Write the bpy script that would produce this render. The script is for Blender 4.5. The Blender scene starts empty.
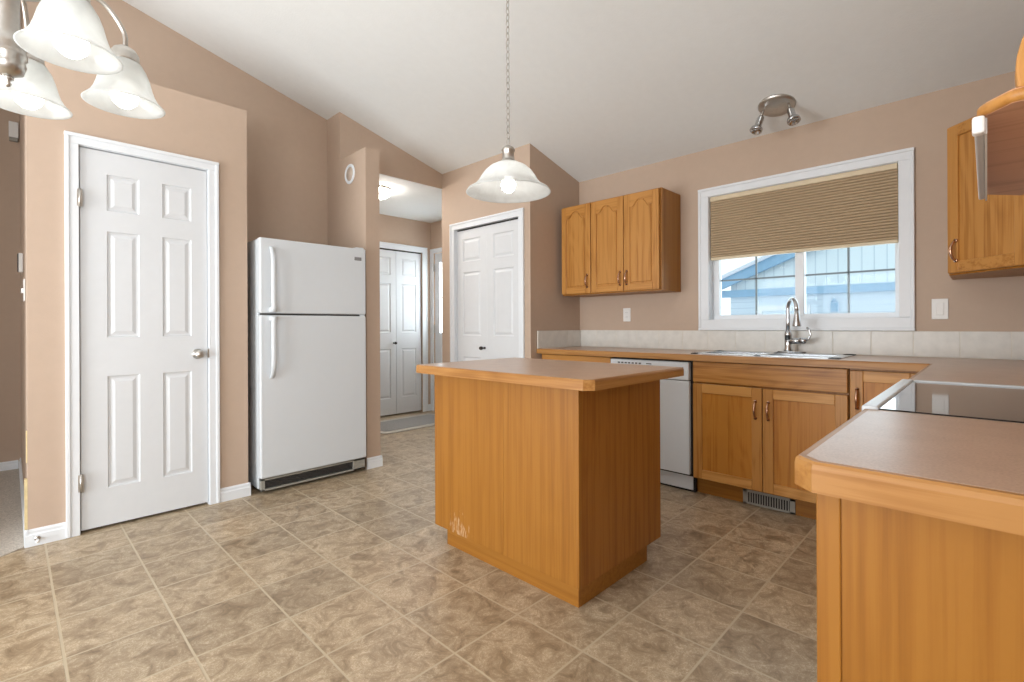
import bpy, bmesh, math, random
from mathutils import Vector, Matrix
random.seed(7)
PI = math.pi
S = bpy.context.scene
COL = S.collection

# ------------------------------------------------------------------ camera
F_PX, YAW, CY, ROLL, H_CAM = 488.8, 0.770886, 325.9, -0.004468, 1.105
fw = Vector((math.cos(YAW), math.sin(YAW), 0))
r0 = Vector((math.sin(YAW), -math.cos(YAW), 0)); u0 = Vector((0, 0, 1))
rt = r0 * math.cos(ROLL) + u0 * math.sin(ROLL)
up = u0 * math.cos(ROLL) - r0 * math.sin(ROLL)
cam_d = bpy.data.cameras.new('camera'); cam = bpy.data.objects.new('camera', cam_d); COL.objects.link(cam)
M3 = Matrix((rt, up, -fw)).transposed()
cam.matrix_world = Matrix.Translation((0, 0, H_CAM)) @ M3.to_4x4()
cam_d.sensor_width = 36; cam_d.lens = F_PX / 1024 * 36
cam_d.shift_y = -(341 - CY) / 1024
cam_d.clip_start = 0.02; cam_d.clip_end = 200
S.camera = cam

# ------------------------------------------------------------------ world, daylight, exposure
S.view_settings.view_transform = 'Standard'; S.view_settings.look = 'None'
S.view_settings.exposure = 0.35; S.view_settings.gamma = 1.0; S.view_settings.use_curve_mapping = False
S.cycles.use_denoising = True
S.cycles.max_bounces = 10; S.cycles.diffuse_bounces = 5; S.cycles.transparent_max_bounces = 16
S.cycles.sample_clamp_indirect = 6
W = bpy.data.worlds.new('sky'); S.world = W; W.use_nodes = True
W.node_tree.nodes['Background'].inputs[0].default_value = (0.87, 0.95, 1.0, 1)
W.node_tree.nodes['Background'].inputs[1].default_value = 1.12

def area(name, loc, rot, sx, sy, power, col=(1, 1, 1)):
    l = bpy.data.lights.new(name, 'AREA'); l.shape = 'RECTANGLE'; l.size = sx; l.size_y = sy; l.energy = power; l.color = col
    o = bpy.data.objects.new(name, l); COL.objects.link(o); o.location = loc; o.rotation_euler = rot
    return o
# daylight through the sink window, and added through invented openings behind the camera
area('added_patio_daylight', (-2.86, 2.2, 1.1), (0, -PI / 2 - 0.45, 0), 2.0, 2.3, 125, (0.95, 0.98, 1.0))
area('added_dining_daylight', (-1.5, -0.54, 1.45), (PI / 2 + 0.35, 0, 0), 1.7, 1.15, 66, (0.95, 0.98, 1.0))
area('entry_daylight', (4.25, 4.75, 1.5), (0, PI / 2, 0), 1.0, 0.9, 30, (0.92, 0.97, 1.0))
area('living_fill', (-2.86, 4.5, 1.5), (0, -PI / 2, 0), 1.2, 1.3, 9, (1.0, 0.97, 0.94))  # added fill that lifts the dim living room, no known window
area('sink_daylight', (3.86, 0.93, 1.62), (0, PI / 2, 0), 0.9, 1.1, 6, (0.88, 0.95, 1.0))

# ------------------------------------------------------------------ materials
def srgb(r, g, b):
    f = lambda c: (c / 255 / 12.92) if c / 255 <= 0.04045 else ((c / 255 + 0.055) / 1.055) ** 2.4
    return (f(r), f(g), f(b), 1)
MATS = {}
def mat(name):
    m = bpy.data.materials.new(name); m.use_nodes = True
    nt = m.node_tree; b = nt.nodes['Principled BSDF']; MATS[name] = m
    return m, nt, b
def nn(nt, t, **kw):
    n = nt.nodes.new(t)
    for k, v in kw.items(): setattr(n, k, v)
    return n
def inp(n, **kw):
    for k, v in kw.items(): n.inputs[k.replace('_', ' ')].default_value = v
def ramp(nt, fac, stops):
    r = nn(nt, 'ShaderNodeValToRGB'); e = r.color_ramp.elements
    while len(e) < len(stops): e.new(0.5)
    for el, (p, c) in zip(e, stops): el.position = p; el.color = c
    nt.links.new(fac, r.inputs[0]); return r
def plain(name, col, rough=0.5, metal=0.0, noise=0.0, nscale=20, bump=0.0, bscale=200, spec=0.5, coat=0):
    m, nt, b = mat(name)
    inp(b, Roughness=rough, Metallic=metal)
    b.inputs['Specular IOR Level'].default_value = spec
    if coat: b.inputs['Coat Weight'].default_value = coat
    tc = nn(nt, 'ShaderNodeTexCoord')
    n = nn(nt, 'ShaderNodeTexNoise'); inp(n, Scale=nscale, Detail=3.0)
    nt.links.new(tc.outputs['Object'], n.inputs['Vector'])
    k = noise
    c0 = tuple(max(0, c * (1 - k)) for c in col[:3]) + (1,); c1 = tuple(min(1, c * (1 + k)) for c in col[:3]) + (1,)
    r = ramp(nt, n.outputs['Fac'], [(0.3, c0), (0.7, c1)])
    nt.links.new(r.outputs[0], b.inputs['Base Color'])
    if bump:
        n2 = nn(nt, 'ShaderNodeTexNoise'); inp(n2, Scale=bscale, Detail=2.0)
        nt.links.new(tc.outputs['Object'], n2.inputs['Vector'])
        bp = nn(nt, 'ShaderNodeBump'); inp(bp, Strength=bump, Distance=0.002)
        nt.links.new(n2.outputs['Fac'], bp.inputs['Height']); nt.links.new(bp.outputs[0], b.inputs['Normal'])
    return m

paint = plain('tan_paint', srgb(188, 167, 149), 0.6, noise=0.015, bump=0.15, bscale=160, spec=0.3)
ceil_m = plain('ceiling_white', srgb(230, 233, 233), 0.9, noise=0.01, bump=0.5, bscale=90, spec=0.1)
trim_m = plain('trim_white', srgb(224, 229, 234), 0.35, noise=0.01)
door_m = plain('door_white', srgb(213, 217, 221), 0.4, noise=0.01)
appl_m = plain('appliance_white', srgb(210, 216, 221), 0.3, noise=0.005, bump=0.1, bscale=400)
plast_m = plain('plastic_white', srgb(230, 230, 228), 0.35)
cream_m = plain('bare_wood_cream', srgb(214, 196, 152), 0.6, noise=0.1, nscale=40)
nickel = plain('brushed_nickel', srgb(194, 191, 186), 0.36, 1.0, noise=0.06, nscale=60)
chrome = plain('chrome', srgb(200, 203, 206), 0.12, 1.0)
steel = plain('stainless_steel', srgb(196, 199, 202), 0.25, 1.0, noise=0.05, nscale=80)
bronze = plain('copper_nickel_pull', srgb(196, 158, 132), 0.25, 1.0, noise=0.1, nscale=60)
blackish = plain('black_parts_and_shadow', srgb(22, 20, 19), 0.6)  # black parts, and shade in gaps painted as solid black
darkgrey = plain('dark_grey_plastic', srgb(72, 70, 68), 0.5)
badge_m = plain('grey_badge', srgb(128, 128, 130), 0.4)
greygrille = plain('grille_grey', srgb(150, 148, 140), 0.5)
mdark = plain('dark_knob', srgb(66, 60, 56), 0.35, 0.8)
glass_top_m = plain('black_ceramic_glass', srgb(26, 26, 28), 0.06, coat=0.4)
hood_grey = plain('lens_grey', srgb(196, 194, 192), 0.45)

def oak(name, axis, c_dark, c_mid, c_light, rough=0.38, cath=0.5, scuff=False, scale=1.0):
    m, nt, b = mat(name)
    L = nt.links
    tc = nn(nt, 'ShaderNodeTexCoord'); oi = nn(nt, 'ShaderNodeObjectInfo')
    off = nn(nt, 'ShaderNodeVectorMath', operation='MULTIPLY_ADD')
    cmb = nn(nt, 'ShaderNodeCombineXYZ')
    for i in range(3): L.new(oi.outputs['Random'], cmb.inputs[i])
    L.new(cmb.outputs[0], off.inputs[0]); off.inputs[1].default_value = (3.1, 5.7, 9.3); L.new(tc.outputs['Object'], off.inputs[2])
    mp = nn(nt, 'ShaderNodeMapping')
    sc = [1, 1, 1]; sc['xyz'.index(axis)] = 0.07
    mp.inputs['Scale'].default_value = [s * scale for s in sc]
    L.new(off.outputs[0], mp.inputs['Vector'])
    # broad growth bands, bent into cathedral figures
    n1 = nn(nt, 'ShaderNodeTexNoise'); mp1 = nn(nt, 'ShaderNodeMapping'); sc1 = [1, 1, 1]; sc1['xyz'.index(axis)] = 0.17
    mp1.inputs['Scale'].default_value = [s * scale for s in sc1]; L.new(off.outputs[0], mp1.inputs['Vector'])
    inp(n1, Scale=6.0, Detail=1.5, Distortion=0.3); L.new(mp1.outputs[0], n1.inputs['Vector'])
    mul = nn(nt, 'ShaderNodeMath', operation='MULTIPLY'); L.new(n1.outputs['Fac'], mul.inputs[0]); mul.inputs[1].default_value = 12.0 + 10 * cath
    fr = nn(nt, 'ShaderNodeMath', operation='PINGPONG'); L.new(mul.outputs[0], fr.inputs[0]); fr.inputs[1].default_value = 1.0
    # fine straight pores
    mp2 = nn(nt, 'ShaderNodeMapping'); sc2 = [1, 1, 1]; sc2['xyz'.index(axis)] = 0.02
    mp2.inputs['Scale'].default_value = [s * scale for s in sc2]; L.new(off.outputs[0], mp2.inputs['Vector'])
    n2 = nn(nt, 'ShaderNodeTexNoise'); inp(n2, Scale=130.0, Detail=3.0, Roughness=0.6); L.new(mp2.outputs[0], n2.inputs['Vector'])
    n3 = nn(nt, 'ShaderNodeTexNoise'); inp(n3, Scale=42.0, Detail=3.0); L.new(mp2.outputs[0], n3.inputs['Vector'])
    a = nn(nt, 'ShaderNodeMath', operation='MULTIPLY_ADD'); L.new(fr.outputs[0], a.inputs[0]); a.inputs[1].default_value = 0.38 * cath
    L.new(n3.outputs['Fac'], a.inputs[2])
    a2 = nn(nt, 'ShaderNodeMath', operation='MULTIPLY_ADD'); L.new(n2.outputs['Fac'], a2.inputs[0]); a2.inputs[1].default_value = 0.72
    L.new(a.outputs[0], a2.inputs[2])
    r = ramp(nt, a2.outputs[0], [(0.52, c_dark), (0.83, c_mid), (1.1 - .1, c_light)])
    colout = r.outputs[0]
    if scuff:
        # worn pale scratches low on the panel, near its far end
        mpS = nn(nt, 'ShaderNodeMapping'); mpS.inputs['Scale'].default_value = (1, 1, 0.25); L.new(tc.outputs['Object'], mpS.inputs['Vector'])
        ns = nn(nt, 'ShaderNodeTexNoise'); inp(ns, Scale=110.0, Detail=4.0); L.new(mpS.outputs[0], ns.inputs['Vector'])
        dist = nn(nt, 'ShaderNodeVectorMath', operation='DISTANCE'); L.new(tc.outputs['Object'], dist.inputs[0]); dist.inputs[1].default_value = scuff
        fall = nn(nt, 'ShaderNodeMapRange'); L.new(dist.outputs['Value'], fall.inputs[0])
        fall.inputs[1].default_value = 0.02; fall.inputs[2].default_value = 0.24; fall.inputs[3].default_value = 0.20; fall.inputs[4].default_value = -0.5
        sm = nn(nt, 'ShaderNodeMath', operation='ADD'); L.new(ns.outputs['Fac'], sm.inputs[0]); L.new(fall.outputs[0], sm.inputs[1])
        st = nn(nt, 'ShaderNodeMapRange'); L.new(sm.outputs[0], st.inputs[0]); st.inputs[1].default_value = 0.62; st.inputs[2].default_value = 0.74
        st.inputs[4].default_value = 0.45
        mx = nn(nt, 'ShaderNodeMix', data_type='RGBA'); L.new(st.outputs[0], mx.inputs[0]); L.new(colout, mx.inputs[6]); mx.inputs[7].default_value = srgb(214, 190, 160)
        colout = mx.outputs[2]
    L.new(colout, b.inputs['Base Color'])
    inp(b, Roughness=rough); b.inputs['Specular IOR Level'].default_value = 0.4
    bp = nn(nt, 'ShaderNodeBump'); inp(bp, Strength=0.12, Distance=0.001); L.new(n2.outputs['Fac'], bp.inputs['Height']); L.new(bp.outputs[0], b.inputs['Normal'])
    return m
CD, CM, CL = srgb(140, 88, 36), srgb(173, 118, 54), srgb(187, 133, 68)
oak_z = oak('oak_upright_grain', 'z', CD, CM, CL)
oak_y = oak('oak_level_grain', 'y', CD, CM, CL)
oak_x = oak('oak_lengthwise_grain', 'x', CD, CM, CL)
oak_rail = oak('oak_pale_rail', 'y', srgb(156, 102, 46), srgb(192, 137, 70), srgb(206, 153, 86))
ED, EM, EL = srgb(132, 86, 40), srgb(160, 111, 56), srgb(172, 124, 68)
edge_x = oak('oak_edge_lengthwise', 'x', ED, EM, EL); edge_y = oak('oak_edge_level', 'y', ED, EM, EL)
VD, VM, VL = srgb(134, 85, 25), srgb(150, 98, 32), srgb(158, 106, 38)
ven_z = oak('oak_veneer_upright', 'z', VD, VM, VL, 0.4, 0.15)
ven_isl = oak('oak_veneer_scuffed', 'z', VD, VM, VL, 0.4, 0.15, scuff=(-0.31, 0.26, 0.12))
ven_pan = oak('oak_veneer_panel', 'z', srgb(150, 92, 28), srgb(178, 115, 40), srgb(188, 127, 50), 0.4, 0.5)
ven_x = oak('oak_veneer_level', 'x', VD, VM, VL, 0.4, 0.2)
ven_y = oak('oak_veneer_kick', 'y', VD, VM, VL, 0.4, 0.2)
ven_shaded = oak('oak_veneer_shaded', 'y', srgb(178, 124, 92), srgb(198, 146, 112), srgb(208, 158, 124), 0.35, 0.8)  # oak underside; its pinkish brown look in shade is put into the colour

def laminate():
    m, nt, b = mat('taupe_laminate'); L = nt.links
    tc = nn(nt, 'ShaderNodeTexCoord')
    n = nn(nt, 'ShaderNodeTexNoise'); inp(n, Scale=260.0, Detail=3.0); L.new(tc.outputs['Object'], n.inputs['Vector'])
    n2 = nn(nt, 'ShaderNodeTexNoise'); inp(n2, Scale=14.0, Detail=3.0); L.new(tc.outputs['Object'], n2.inputs['Vector'])
    ad = nn(nt, 'ShaderNodeMath', operation='MULTIPLY_ADD'); L.new(n2.outputs['Fac'], ad.inputs[0]); ad.inputs[1].default_value = 0.5; L.new(n.outputs['Fac'], ad.inputs[2])
    r = ramp(nt, ad.outputs[0], [(0.5, srgb(174, 147, 128)), (0.75, srgb(188, 161, 142)), (0.95, srgb(197, 171, 152))])
    L.new(r.outputs[0], b.inputs['Base Color']); inp(b, Roughness=0.30)
    return m
lam = laminate()

def vinyl():
    m, nt, b = mat('vinyl_tile_floor'); L = nt.links
    tc = nn(nt, 'ShaderNodeTexCoord')
    mp = nn(nt, 'ShaderNodeMapping'); P_ = 0.3066
    mp.inputs['Location'].default_value = (-0.126 / P_ + 20, -0.68 / P_ + 20, 0); mp.inputs['Scale'].default_value = (1 / P_, 1 / P_, 1)
    L.new(tc.outputs['Object'], mp.inputs['Vector'])
    sep = nn(nt, 'ShaderNodeSeparateXYZ'); L.new(mp.outputs[0], sep.inputs[0])
    def edge(o):
        f = nn(nt, 'ShaderNodeMath', operation='FRACT'); L.new(o, f.inputs[0])
        s = nn(nt, 'ShaderNodeMath', operation='SUBTRACT'); L.new(f.outputs[0], s.inputs[0]); s.inputs[1].default_value = 0.5
        a = nn(nt, 'ShaderNodeMath', operation='ABSOLUTE'); L.new(s.outputs[0], a.inputs[0])
        return a.outputs[0]     # 0.5 on the joint
    ex, ey = edge(sep.outputs[0]), edge(sep.outputs[1])
    mxn = nn(nt, 'ShaderNodeMath', operation='MAXIMUM'); L.new(ex, mxn.inputs[0]); L.new(ey, mxn.inputs[1])
    g = nn(nt, 'ShaderNodeMapRange'); L.new(mxn.outputs[0], g.inputs[0]); g.inputs[1].default_value = 0.483; g.inputs[2].default_value = 0.491
    # per-tile random
    fl = nn(nt, 'ShaderNodeVectorMath', operation='FLOOR'); L.new(mp.outputs[0], fl.inputs[0])
    wn = nn(nt, 'ShaderNodeTexWhiteNoise', noise_dimensions='2D'); L.new(fl.outputs[0], wn.inputs['Vector'])
    # shift the pattern in each tile
    ofs = nn(nt, 'ShaderNodeVectorMath', operation='MULTIPLY_ADD'); L.new(wn.outputs['Color'], ofs.inputs[0]); ofs.inputs[1].default_value = (7, 7, 7); L.new(tc.outputs['Object'], ofs.inputs[2])
    n1 = nn(nt, 'ShaderNodeTexNoise'); inp(n1, Scale=12.0, Detail=8.0, Roughness=0.74, Distortion=0.9); L.new(ofs.outputs[0], n1.inputs['Vector'])
    n2 = nn(nt, 'ShaderNodeTexNoise'); inp(n2, Scale=40.0, Detail=3.0, Roughness=0.55, Distortion=2.0); L.new(ofs.outputs[0], n2.inputs['Vector'])
    # pale squiggles: ridges of the second noise
    rs = nn(nt, 'ShaderNodeMath', operation='SUBTRACT'); L.new(n2.outputs['Fac'], rs.inputs[0]); rs.inputs[1].default_value = 0.5
    ra = nn(nt, 'ShaderNodeMath', operation='ABSOLUTE'); L.new(rs.outputs[0], ra.inputs[0])
    rv = nn(nt, 'ShaderNodeMapRange'); L.new(ra.outputs[0], rv.inputs[0]); rv.inputs[1].default_value = 0.0; rv.inputs[2].default_value = 0.045; rv.inputs[3].default_value = 0.9; rv.inputs[4].default_value = 0.0
    gate = nn(nt, 'ShaderNodeMapRange'); L.new(n1.outputs['Fac'], gate.inputs[0]); gate.inputs[1].default_value = 0.42; gate.inputs[2].default_value = 0.62
    rg = nn(nt, 'ShaderNodeMath', operation='MULTIPLY'); L.new(rv.outputs[0], rg.inputs[0]); L.new(gate.outputs[0], rg.inputs[1])
    base = ramp(nt, n1.outputs['Fac'], [(0.28, srgb(118, 99, 76)), (0.5, srgb(166, 146, 119)), (0.72, srgb(196, 178, 150))])
    mv = nn(nt, 'ShaderNodeMix', data_type='RGBA'); L.new(rg.outputs[0], mv.inputs[0]); L.new(base.outputs[0], mv.inputs[6]); mv.inputs[7].default_value = srgb(216, 203, 178)
    # tile-to-tile tone
    tv = nn(nt, 'ShaderNodeMapRange'); L.new(wn.outputs['Value'], tv.inputs[0]); tv.inputs[3].default_value = 0.88; tv.inputs[4].default_value = 1.08
    hs = nn(nt, 'ShaderNodeHueSaturation'); L.new(mv.outputs[2], hs.inputs['Color']); L.new(tv.outputs[0], hs.inputs['Value'])
    mg = nn(nt, 'ShaderNodeMix', data_type='RGBA'); L.new(g.outputs[0], mg.inputs[0]); L.new(hs.outputs[0], mg.inputs[6]); mg.inputs[7].default_value = srgb(190, 176, 150)
    L.new(mg.outputs[2], b.inputs['Base Color']); inp(b, Roughness=0.36)
    bp = nn(nt, 'ShaderNodeBump'); inp(bp, Strength=0.25, Distance=0.002); bp.invert = True
    L.new(g.outputs[0], bp.inputs['Height'])
    bp2 = nn(nt, 'ShaderNodeBump'); inp(bp2, Strength=0.12, Distance=0.002); L.new(n2.outputs['Fac'], bp2.inputs['Height']); L.new(bp.outputs[0], bp2.inputs['Normal']); L.new(bp2.outputs[0], b.inputs['Normal'])
    return m
vinyl_m = vinyl()
carpet_m = plain('grey_carpet', srgb(186, 178, 168), 0.95, noise=0.25, nscale=140, bump=1.0, bscale=300, spec=0.1)
mat_grey = plain('mat_grey_weave', srgb(150, 148, 146), 0.95, noise=0.15, nscale=160, bump=0.8, bscale=250, spec=0.1)
mat_edge = plain('mat_pale_border', srgb(186, 180, 172), 0.9, noise=0.08, nscale=160, bump=0.6, bscale=250)
tile_m = plain('pale_wall_tile', srgb(212, 210, 204), 0.3, noise=0.06, nscale=18)
grout_m = plain('tile_grout', srgb(216, 212, 202), 0.8)
blind_m = plain('tan_shade_fabric', srgb(178, 157, 128), 0.8, noise=0.02, nscale=5)
blindrail = plain('tan_shade_rail', srgb(214, 198, 168), 0.45)
muntin_m = plain('grey_muntin', srgb(120, 124, 128), 0.5)

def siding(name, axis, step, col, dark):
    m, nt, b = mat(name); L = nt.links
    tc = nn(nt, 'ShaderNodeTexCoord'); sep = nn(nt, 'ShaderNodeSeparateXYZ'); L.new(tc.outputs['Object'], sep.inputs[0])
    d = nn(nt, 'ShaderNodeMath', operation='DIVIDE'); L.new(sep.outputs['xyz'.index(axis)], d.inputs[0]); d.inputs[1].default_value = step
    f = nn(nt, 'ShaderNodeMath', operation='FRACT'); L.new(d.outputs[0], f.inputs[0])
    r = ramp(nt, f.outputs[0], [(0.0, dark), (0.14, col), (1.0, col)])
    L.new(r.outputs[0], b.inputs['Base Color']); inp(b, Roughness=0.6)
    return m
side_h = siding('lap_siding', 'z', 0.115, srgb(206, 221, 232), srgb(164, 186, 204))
side_v = siding('board_siding', 'y', 0.17, srgb(226, 238, 242), srgb(186, 204, 214))
fascia_m = plain('blue_grey_fascia', srgb(142, 180, 208), 0.6, noise=0.05, nscale=8)
roof_m = plain('snowy_roof', srgb(214, 222, 232), 0.9, noise=0.12, nscale=40)
ground_m = plain('pale_ground', srgb(205, 212, 218), 0.95, noise=0.1, nscale=3)

def pane_mat():
    m, nt, b = mat('window_glass'); L = nt.links
    nt.nodes.remove(b)
    out = nt.nodes['Material Output']
    t = nn(nt, 'ShaderNodeBsdfTransparent'); t.inputs[0].default_value = (0.95, 0.98, 0.985, 1)
    gl = nn(nt, 'ShaderNodeBsdfGlossy'); gl.inputs['Roughness'].default_value = 0.02
    fz = nn(nt, 'ShaderNodeFresnel'); fz.inputs[0].default_value = 1.2
    mx = nn(nt, 'ShaderNodeMixShader'); L.new(fz.outputs[0], mx.inputs[0]); L.new(t.outputs[0], mx.inputs[1]); L.new(gl.outputs[0], mx.inputs[2])
    L.new(mx.outputs[0], out.inputs[0]); return m
pane_m = pane_mat()
def alabaster(name, tint):
    m, nt, b = mat(name); L = nt.links
    nt.nodes.remove(b); out = nt.nodes['Material Output']
    tc = nn(nt, 'ShaderNodeTexCoord')
    n = nn(nt, 'ShaderNodeTexNoise'); inp(n, Scale=14.0, Detail=4.0, Distortion=1.2); L.new(tc.outputs['Object'], n.inputs['Vector'])
    r = ramp(nt, n.outputs['Fac'], [(0.35, tuple(c * 0.9 for c in tint[:3]) + (1,)), (0.65, tint)])
    tl = nn(nt, 'ShaderNodeBsdfTranslucent'); L.new(r.outputs[0], tl.inputs[0])
    df = nn(nt, 'ShaderNodeBsdfDiffuse'); L.new(r.outputs[0], df.inputs[0])
    tr = nn(nt, 'ShaderNodeBsdfTransparent'); tr.inputs[0].default_value = (0.97, 0.98, 0.98, 1)
    gl = nn(nt, 'ShaderNodeBsdfGlossy'); gl.inputs['Roughness'].default_value = 0.15
    m1 = nn(nt, 'ShaderNodeMixShader'); m1.inputs[0].default_value = 0.45; L.new(tl.outputs[0], m1.inputs[1]); L.new(df.outputs[0], m1.inputs[2])
    m2 = nn(nt, 'ShaderNodeMixShader'); m2.inputs[0].default_value = 0.22; L.new(m1.outputs[0], m2.inputs[1]); L.new(tr.outputs[0], m2.inputs[2])
    m3 = nn(nt, 'ShaderNodeMixShader'); m3.inputs[0].default_value = 0.05; L.new(m2.outputs[0], m3.inputs[1]); L.new(gl.outputs[0], m3.inputs[2])
    L.new(m3.outputs[0], out.inputs[0]); return m
shade_m = alabaster('alabaster_glass', srgb(240, 243, 243))
def emit(name, col, strength):
    m, nt, b = mat(name)
    inp(b, Emission_Color=col, Emission_Strength=strength); b.inputs['Base Color'].default_value = (0.9, 0.9, 0.88, 1)
    return m
BULB_P = 2.8
bulb_m = emit('lit_bulb', (1.0, 0.97, 0.92, 1), BULB_P)
pbulb_m = emit('lit_pendant_bulb', (1.0, 0.96, 0.91, 1), 13.0)
dome_m = emit('lit_dome', (1.0, 0.95, 0.88, 1), 34.0)

# ------------------------------------------------------------------ geometry helpers
class MB:
    def __init__(s): s.bm = bmesh.new()
    def _merge(s, t, mi):
        for f in t.faces: f.material_index = mi
        me = bpy.data.meshes.new('t'); t.to_mesh(me); t.free(); s.bm.from_mesh(me); bpy.data.meshes.remove(me)
        return s
    def box(s, x0, y0, z0, x1, y1, z1, mi=0, bev=0.0, seg=2):
        t = bmesh.new()
        r = bmesh.ops.create_cube(t, size=1)
        for v in t.verts:
            v.co = Vector(((x0 + x1) / 2 + v.co.x * abs(x1 - x0), (y0 + y1) / 2 + v.co.y * abs(y1 - y0), (z0 + z1) / 2 + v.co.z * abs(z1 - z0)))
        if bev: bmesh.ops.bevel(t, geom=t.edges[:], offset=bev, segments=seg, profile=0.5, affect='EDGES')
        return s._merge(t, mi)
    def prism(s, pts, axis, d0, d1, mi=0, bev=0.0, seg=2):
        # pts: list of 2d points in the two other axes (in xyz order)
        t = bmesh.new()
        def V(p, d):
            if axis == 'x': return (d, p[0], p[1])
            if axis == 'y': return (p[0], d, p[1])
            return (p[0], p[1], d)
        a = [t.verts.new(V(p, d0)) for p in pts]; b = [t.verts.new(V(p, d1)) for p in pts]
        n = len(pts)
        t.faces.new(a); t.faces.new(b[::-1])
        for i in range(n): t.faces.new((a[i], b[i], b[(i + 1) % n], a[(i + 1) % n]))
        bmesh.ops.recalc_face_normals(t, faces=t.faces[:])
        if bev: bmesh.ops.bevel(t, geom=t.edges[:], offset=bev, segments=seg, profile=0.5, affect='EDGES')
        return s._merge(t, mi)
    def lathe(s, c, prof, seg=32, mi=0, M=None, closed=False):
        # prof: (r, z) list around the local z axis at c ; M rotates
        t = bmesh.new(); rings = []
        for r, z in prof:
            if r < 1e-6: rings.append([t.verts.new((0, 0, z))])
            else: rings.append([t.verts.new((r * math.cos(2 * PI * k / seg), r * math.sin(2 * PI * k / seg), z)) for k in range(seg)])
        pairs = list(zip(rings, rings[1:])) + ([(rings[-1], rings[0])] if closed else [])
        for a, b in pairs:
            for k in range(seg):
                k2 = (k + 1) % seg
                if len(a) == 1 and len(b) == 1: continue
                if len(a) == 1: t.faces.new((a[0], b[k], b[k2]))
                elif len(b) == 1: t.faces.new((a[k], b[0], a[k2]))
                else: t.faces.new((a[k], b[k], b[k2], a[k2]))
        bmesh.ops.recalc_face_normals(t, faces=t.faces[:])
        for f in t.faces: f.smooth = True
        if M is not None: t.transform(M)
        t.transform(Matrix.Translation(Vector(c)))
        return s._merge(t, mi)
    def cyl(s, p0, p1, ra, rb=None, seg=20, mi=0):
        rb = ra if rb is None else rb
        p0, p1 = Vector(p0), Vector(p1); d = p1 - p0
        M = d.to_track_quat('Z', 'Y').to_matrix().to_4x4()
        return s.lathe(p0, [(0, 0), (ra, 0), (rb, d.length), (0, d.length)], seg, mi, M)
    def tube(s, pts, r, seg=10, mi=0, closed=False, radii=None):
        t = bmesh.new(); pts = [Vector(p) for p in pts]; n = len(pts); rings = []
        prev = None
        for i, p in enumerate(pts):
            if closed: d = pts[(i + 1) % n] - pts[i - 1]
            else: d = pts[min(i + 1, n - 1)] - pts[max(i - 1, 0)]
            d.normalize()
            if prev is None:
                a = Vector((0, 0, 1)) if abs(d.z) < 0.9 else Vector((1, 0, 0))
                u = d.cross(a).normalized()
            else: u = (prev - d * prev.dot(d)).normalized()
            prev = u; v = d.cross(u)
            rr = radii[i] if radii else r
            rings.append([t.verts.new(p + (u * math.cos(2 * PI * k / seg) + v * math.sin(2 * PI * k / seg)) * rr) for k in range(seg)])
        m = n if closed else n - 1
        for i in range(m):
            a, b = rings[i], rings[(i + 1) % n]
            for k in range(seg): t.faces.new((a[k], b[k], b[(k + 1) % seg], a[(k + 1) % seg]))
        if not closed: t.faces.new(rings[0]); t.faces.new(rings[-1][::-1])
        bmesh.ops.recalc_face_normals(t, faces=t.faces[:])
        for f in t.faces: f.smooth = True
        return s._merge(t, mi)
    def panelled(s, O, U, V, N, w, h, t_, ub, vb, cells, mi=0, prof=((0.0, 0.0), (0.006, -0.008), (0.016, -0.009), (0.034, -0.002))):
        # slab whose front face (at O, outward N) has raised-and-fielded panels in the given grid cells
        t = bmesh.new(); O, U, V, N = Vector(O), Vector(U), Vector(V), Vector(N)
        P = lambda u, v, d=0: t.verts.new(O + U * u + V * v + N * d)
        us = [0] + ub + [w]; vs = [0] + vb + [h]
        for i in range(len(us) - 1):
            for j in range(len(vs) - 1):
                if (i, j) in cells:
                    loops = []
                    for ins, dep in prof:
                        loops.append([P(us[i] + ins, vs[j] + ins, dep), P(us[i + 1] - ins, vs[j] + ins, dep), P(us[i + 1] - ins, vs[j + 1] - ins, dep), P(us[i] + ins, vs[j + 1] - ins, dep)])
                    for a, b in zip(loops, loops[1:]):
                        for k in range(4): t.faces.new((a[k], a[(k + 1) % 4], b[(k + 1) % 4], b[k]))
                    t.faces.new(loops[-1])
                else:
                    t.faces.new((P(us[i], vs[j]), P(us[i + 1], vs[j]), P(us[i + 1], vs[j + 1]), P(us[i], vs[j + 1])))
        c = [(0, 0), (w, 0), (w, h), (0, h)]
        for k in range(4):
            (a, b), (c2, d) = c[k], c[(k + 1) % 4]
            t.faces.new((P(a, b, 0), P(a, b, -t_), P(c2, d, -t_), P(c2, d, 0)))
        t.faces.new([P(a, b, -t_) for a, b in c[::-1]])
        bmesh.ops.remove_doubles(t, verts=t.verts[:], dist=1e-5)
        bmesh.ops.recalc_face_normals(t, faces=t.faces[:])
        return s._merge(t, mi)

def link(name, mb, mats, base=(0, 0, 0), parent=None):
    me = bpy.data.meshes.new(name)
    mb.bm.transform(Matrix.Translation(-Vector(base)))
    mb.bm.to_mesh(me); mb.bm.free()
    for m in (mats if isinstance(mats, (list, tuple)) else [mats]): me.materials.append(m)
    o = bpy.data.objects.new(name, me); COL.objects.link(o)
    if parent is not None: o.parent = parent
    else: o.location = base
    return o
BASE = {}
def part(parent, name, mb, mats, label=None):
    root = parent
    while root.parent: root = root.parent
    o = link(name, mb, mats, root.location, parent)
    if label: o['label'] = label
    return o
def thing(name, base, label, cat, group=None, kind=None):
    o = bpy.data.objects.new(name, None); COL.objects.link(o); o.location = base; o.empty_display_size = 0.05
    if label: o['label'] = label
    if cat: o['category'] = cat
    if group: o['group'] = group
    if kind: o['kind'] = kind
    return o
def tag(o, label, cat, group=None, kind=None):
    o['label'] = label; o['category'] = cat
    if group: o['group'] = group
    if kind: o['kind'] = kind
    return o
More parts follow.
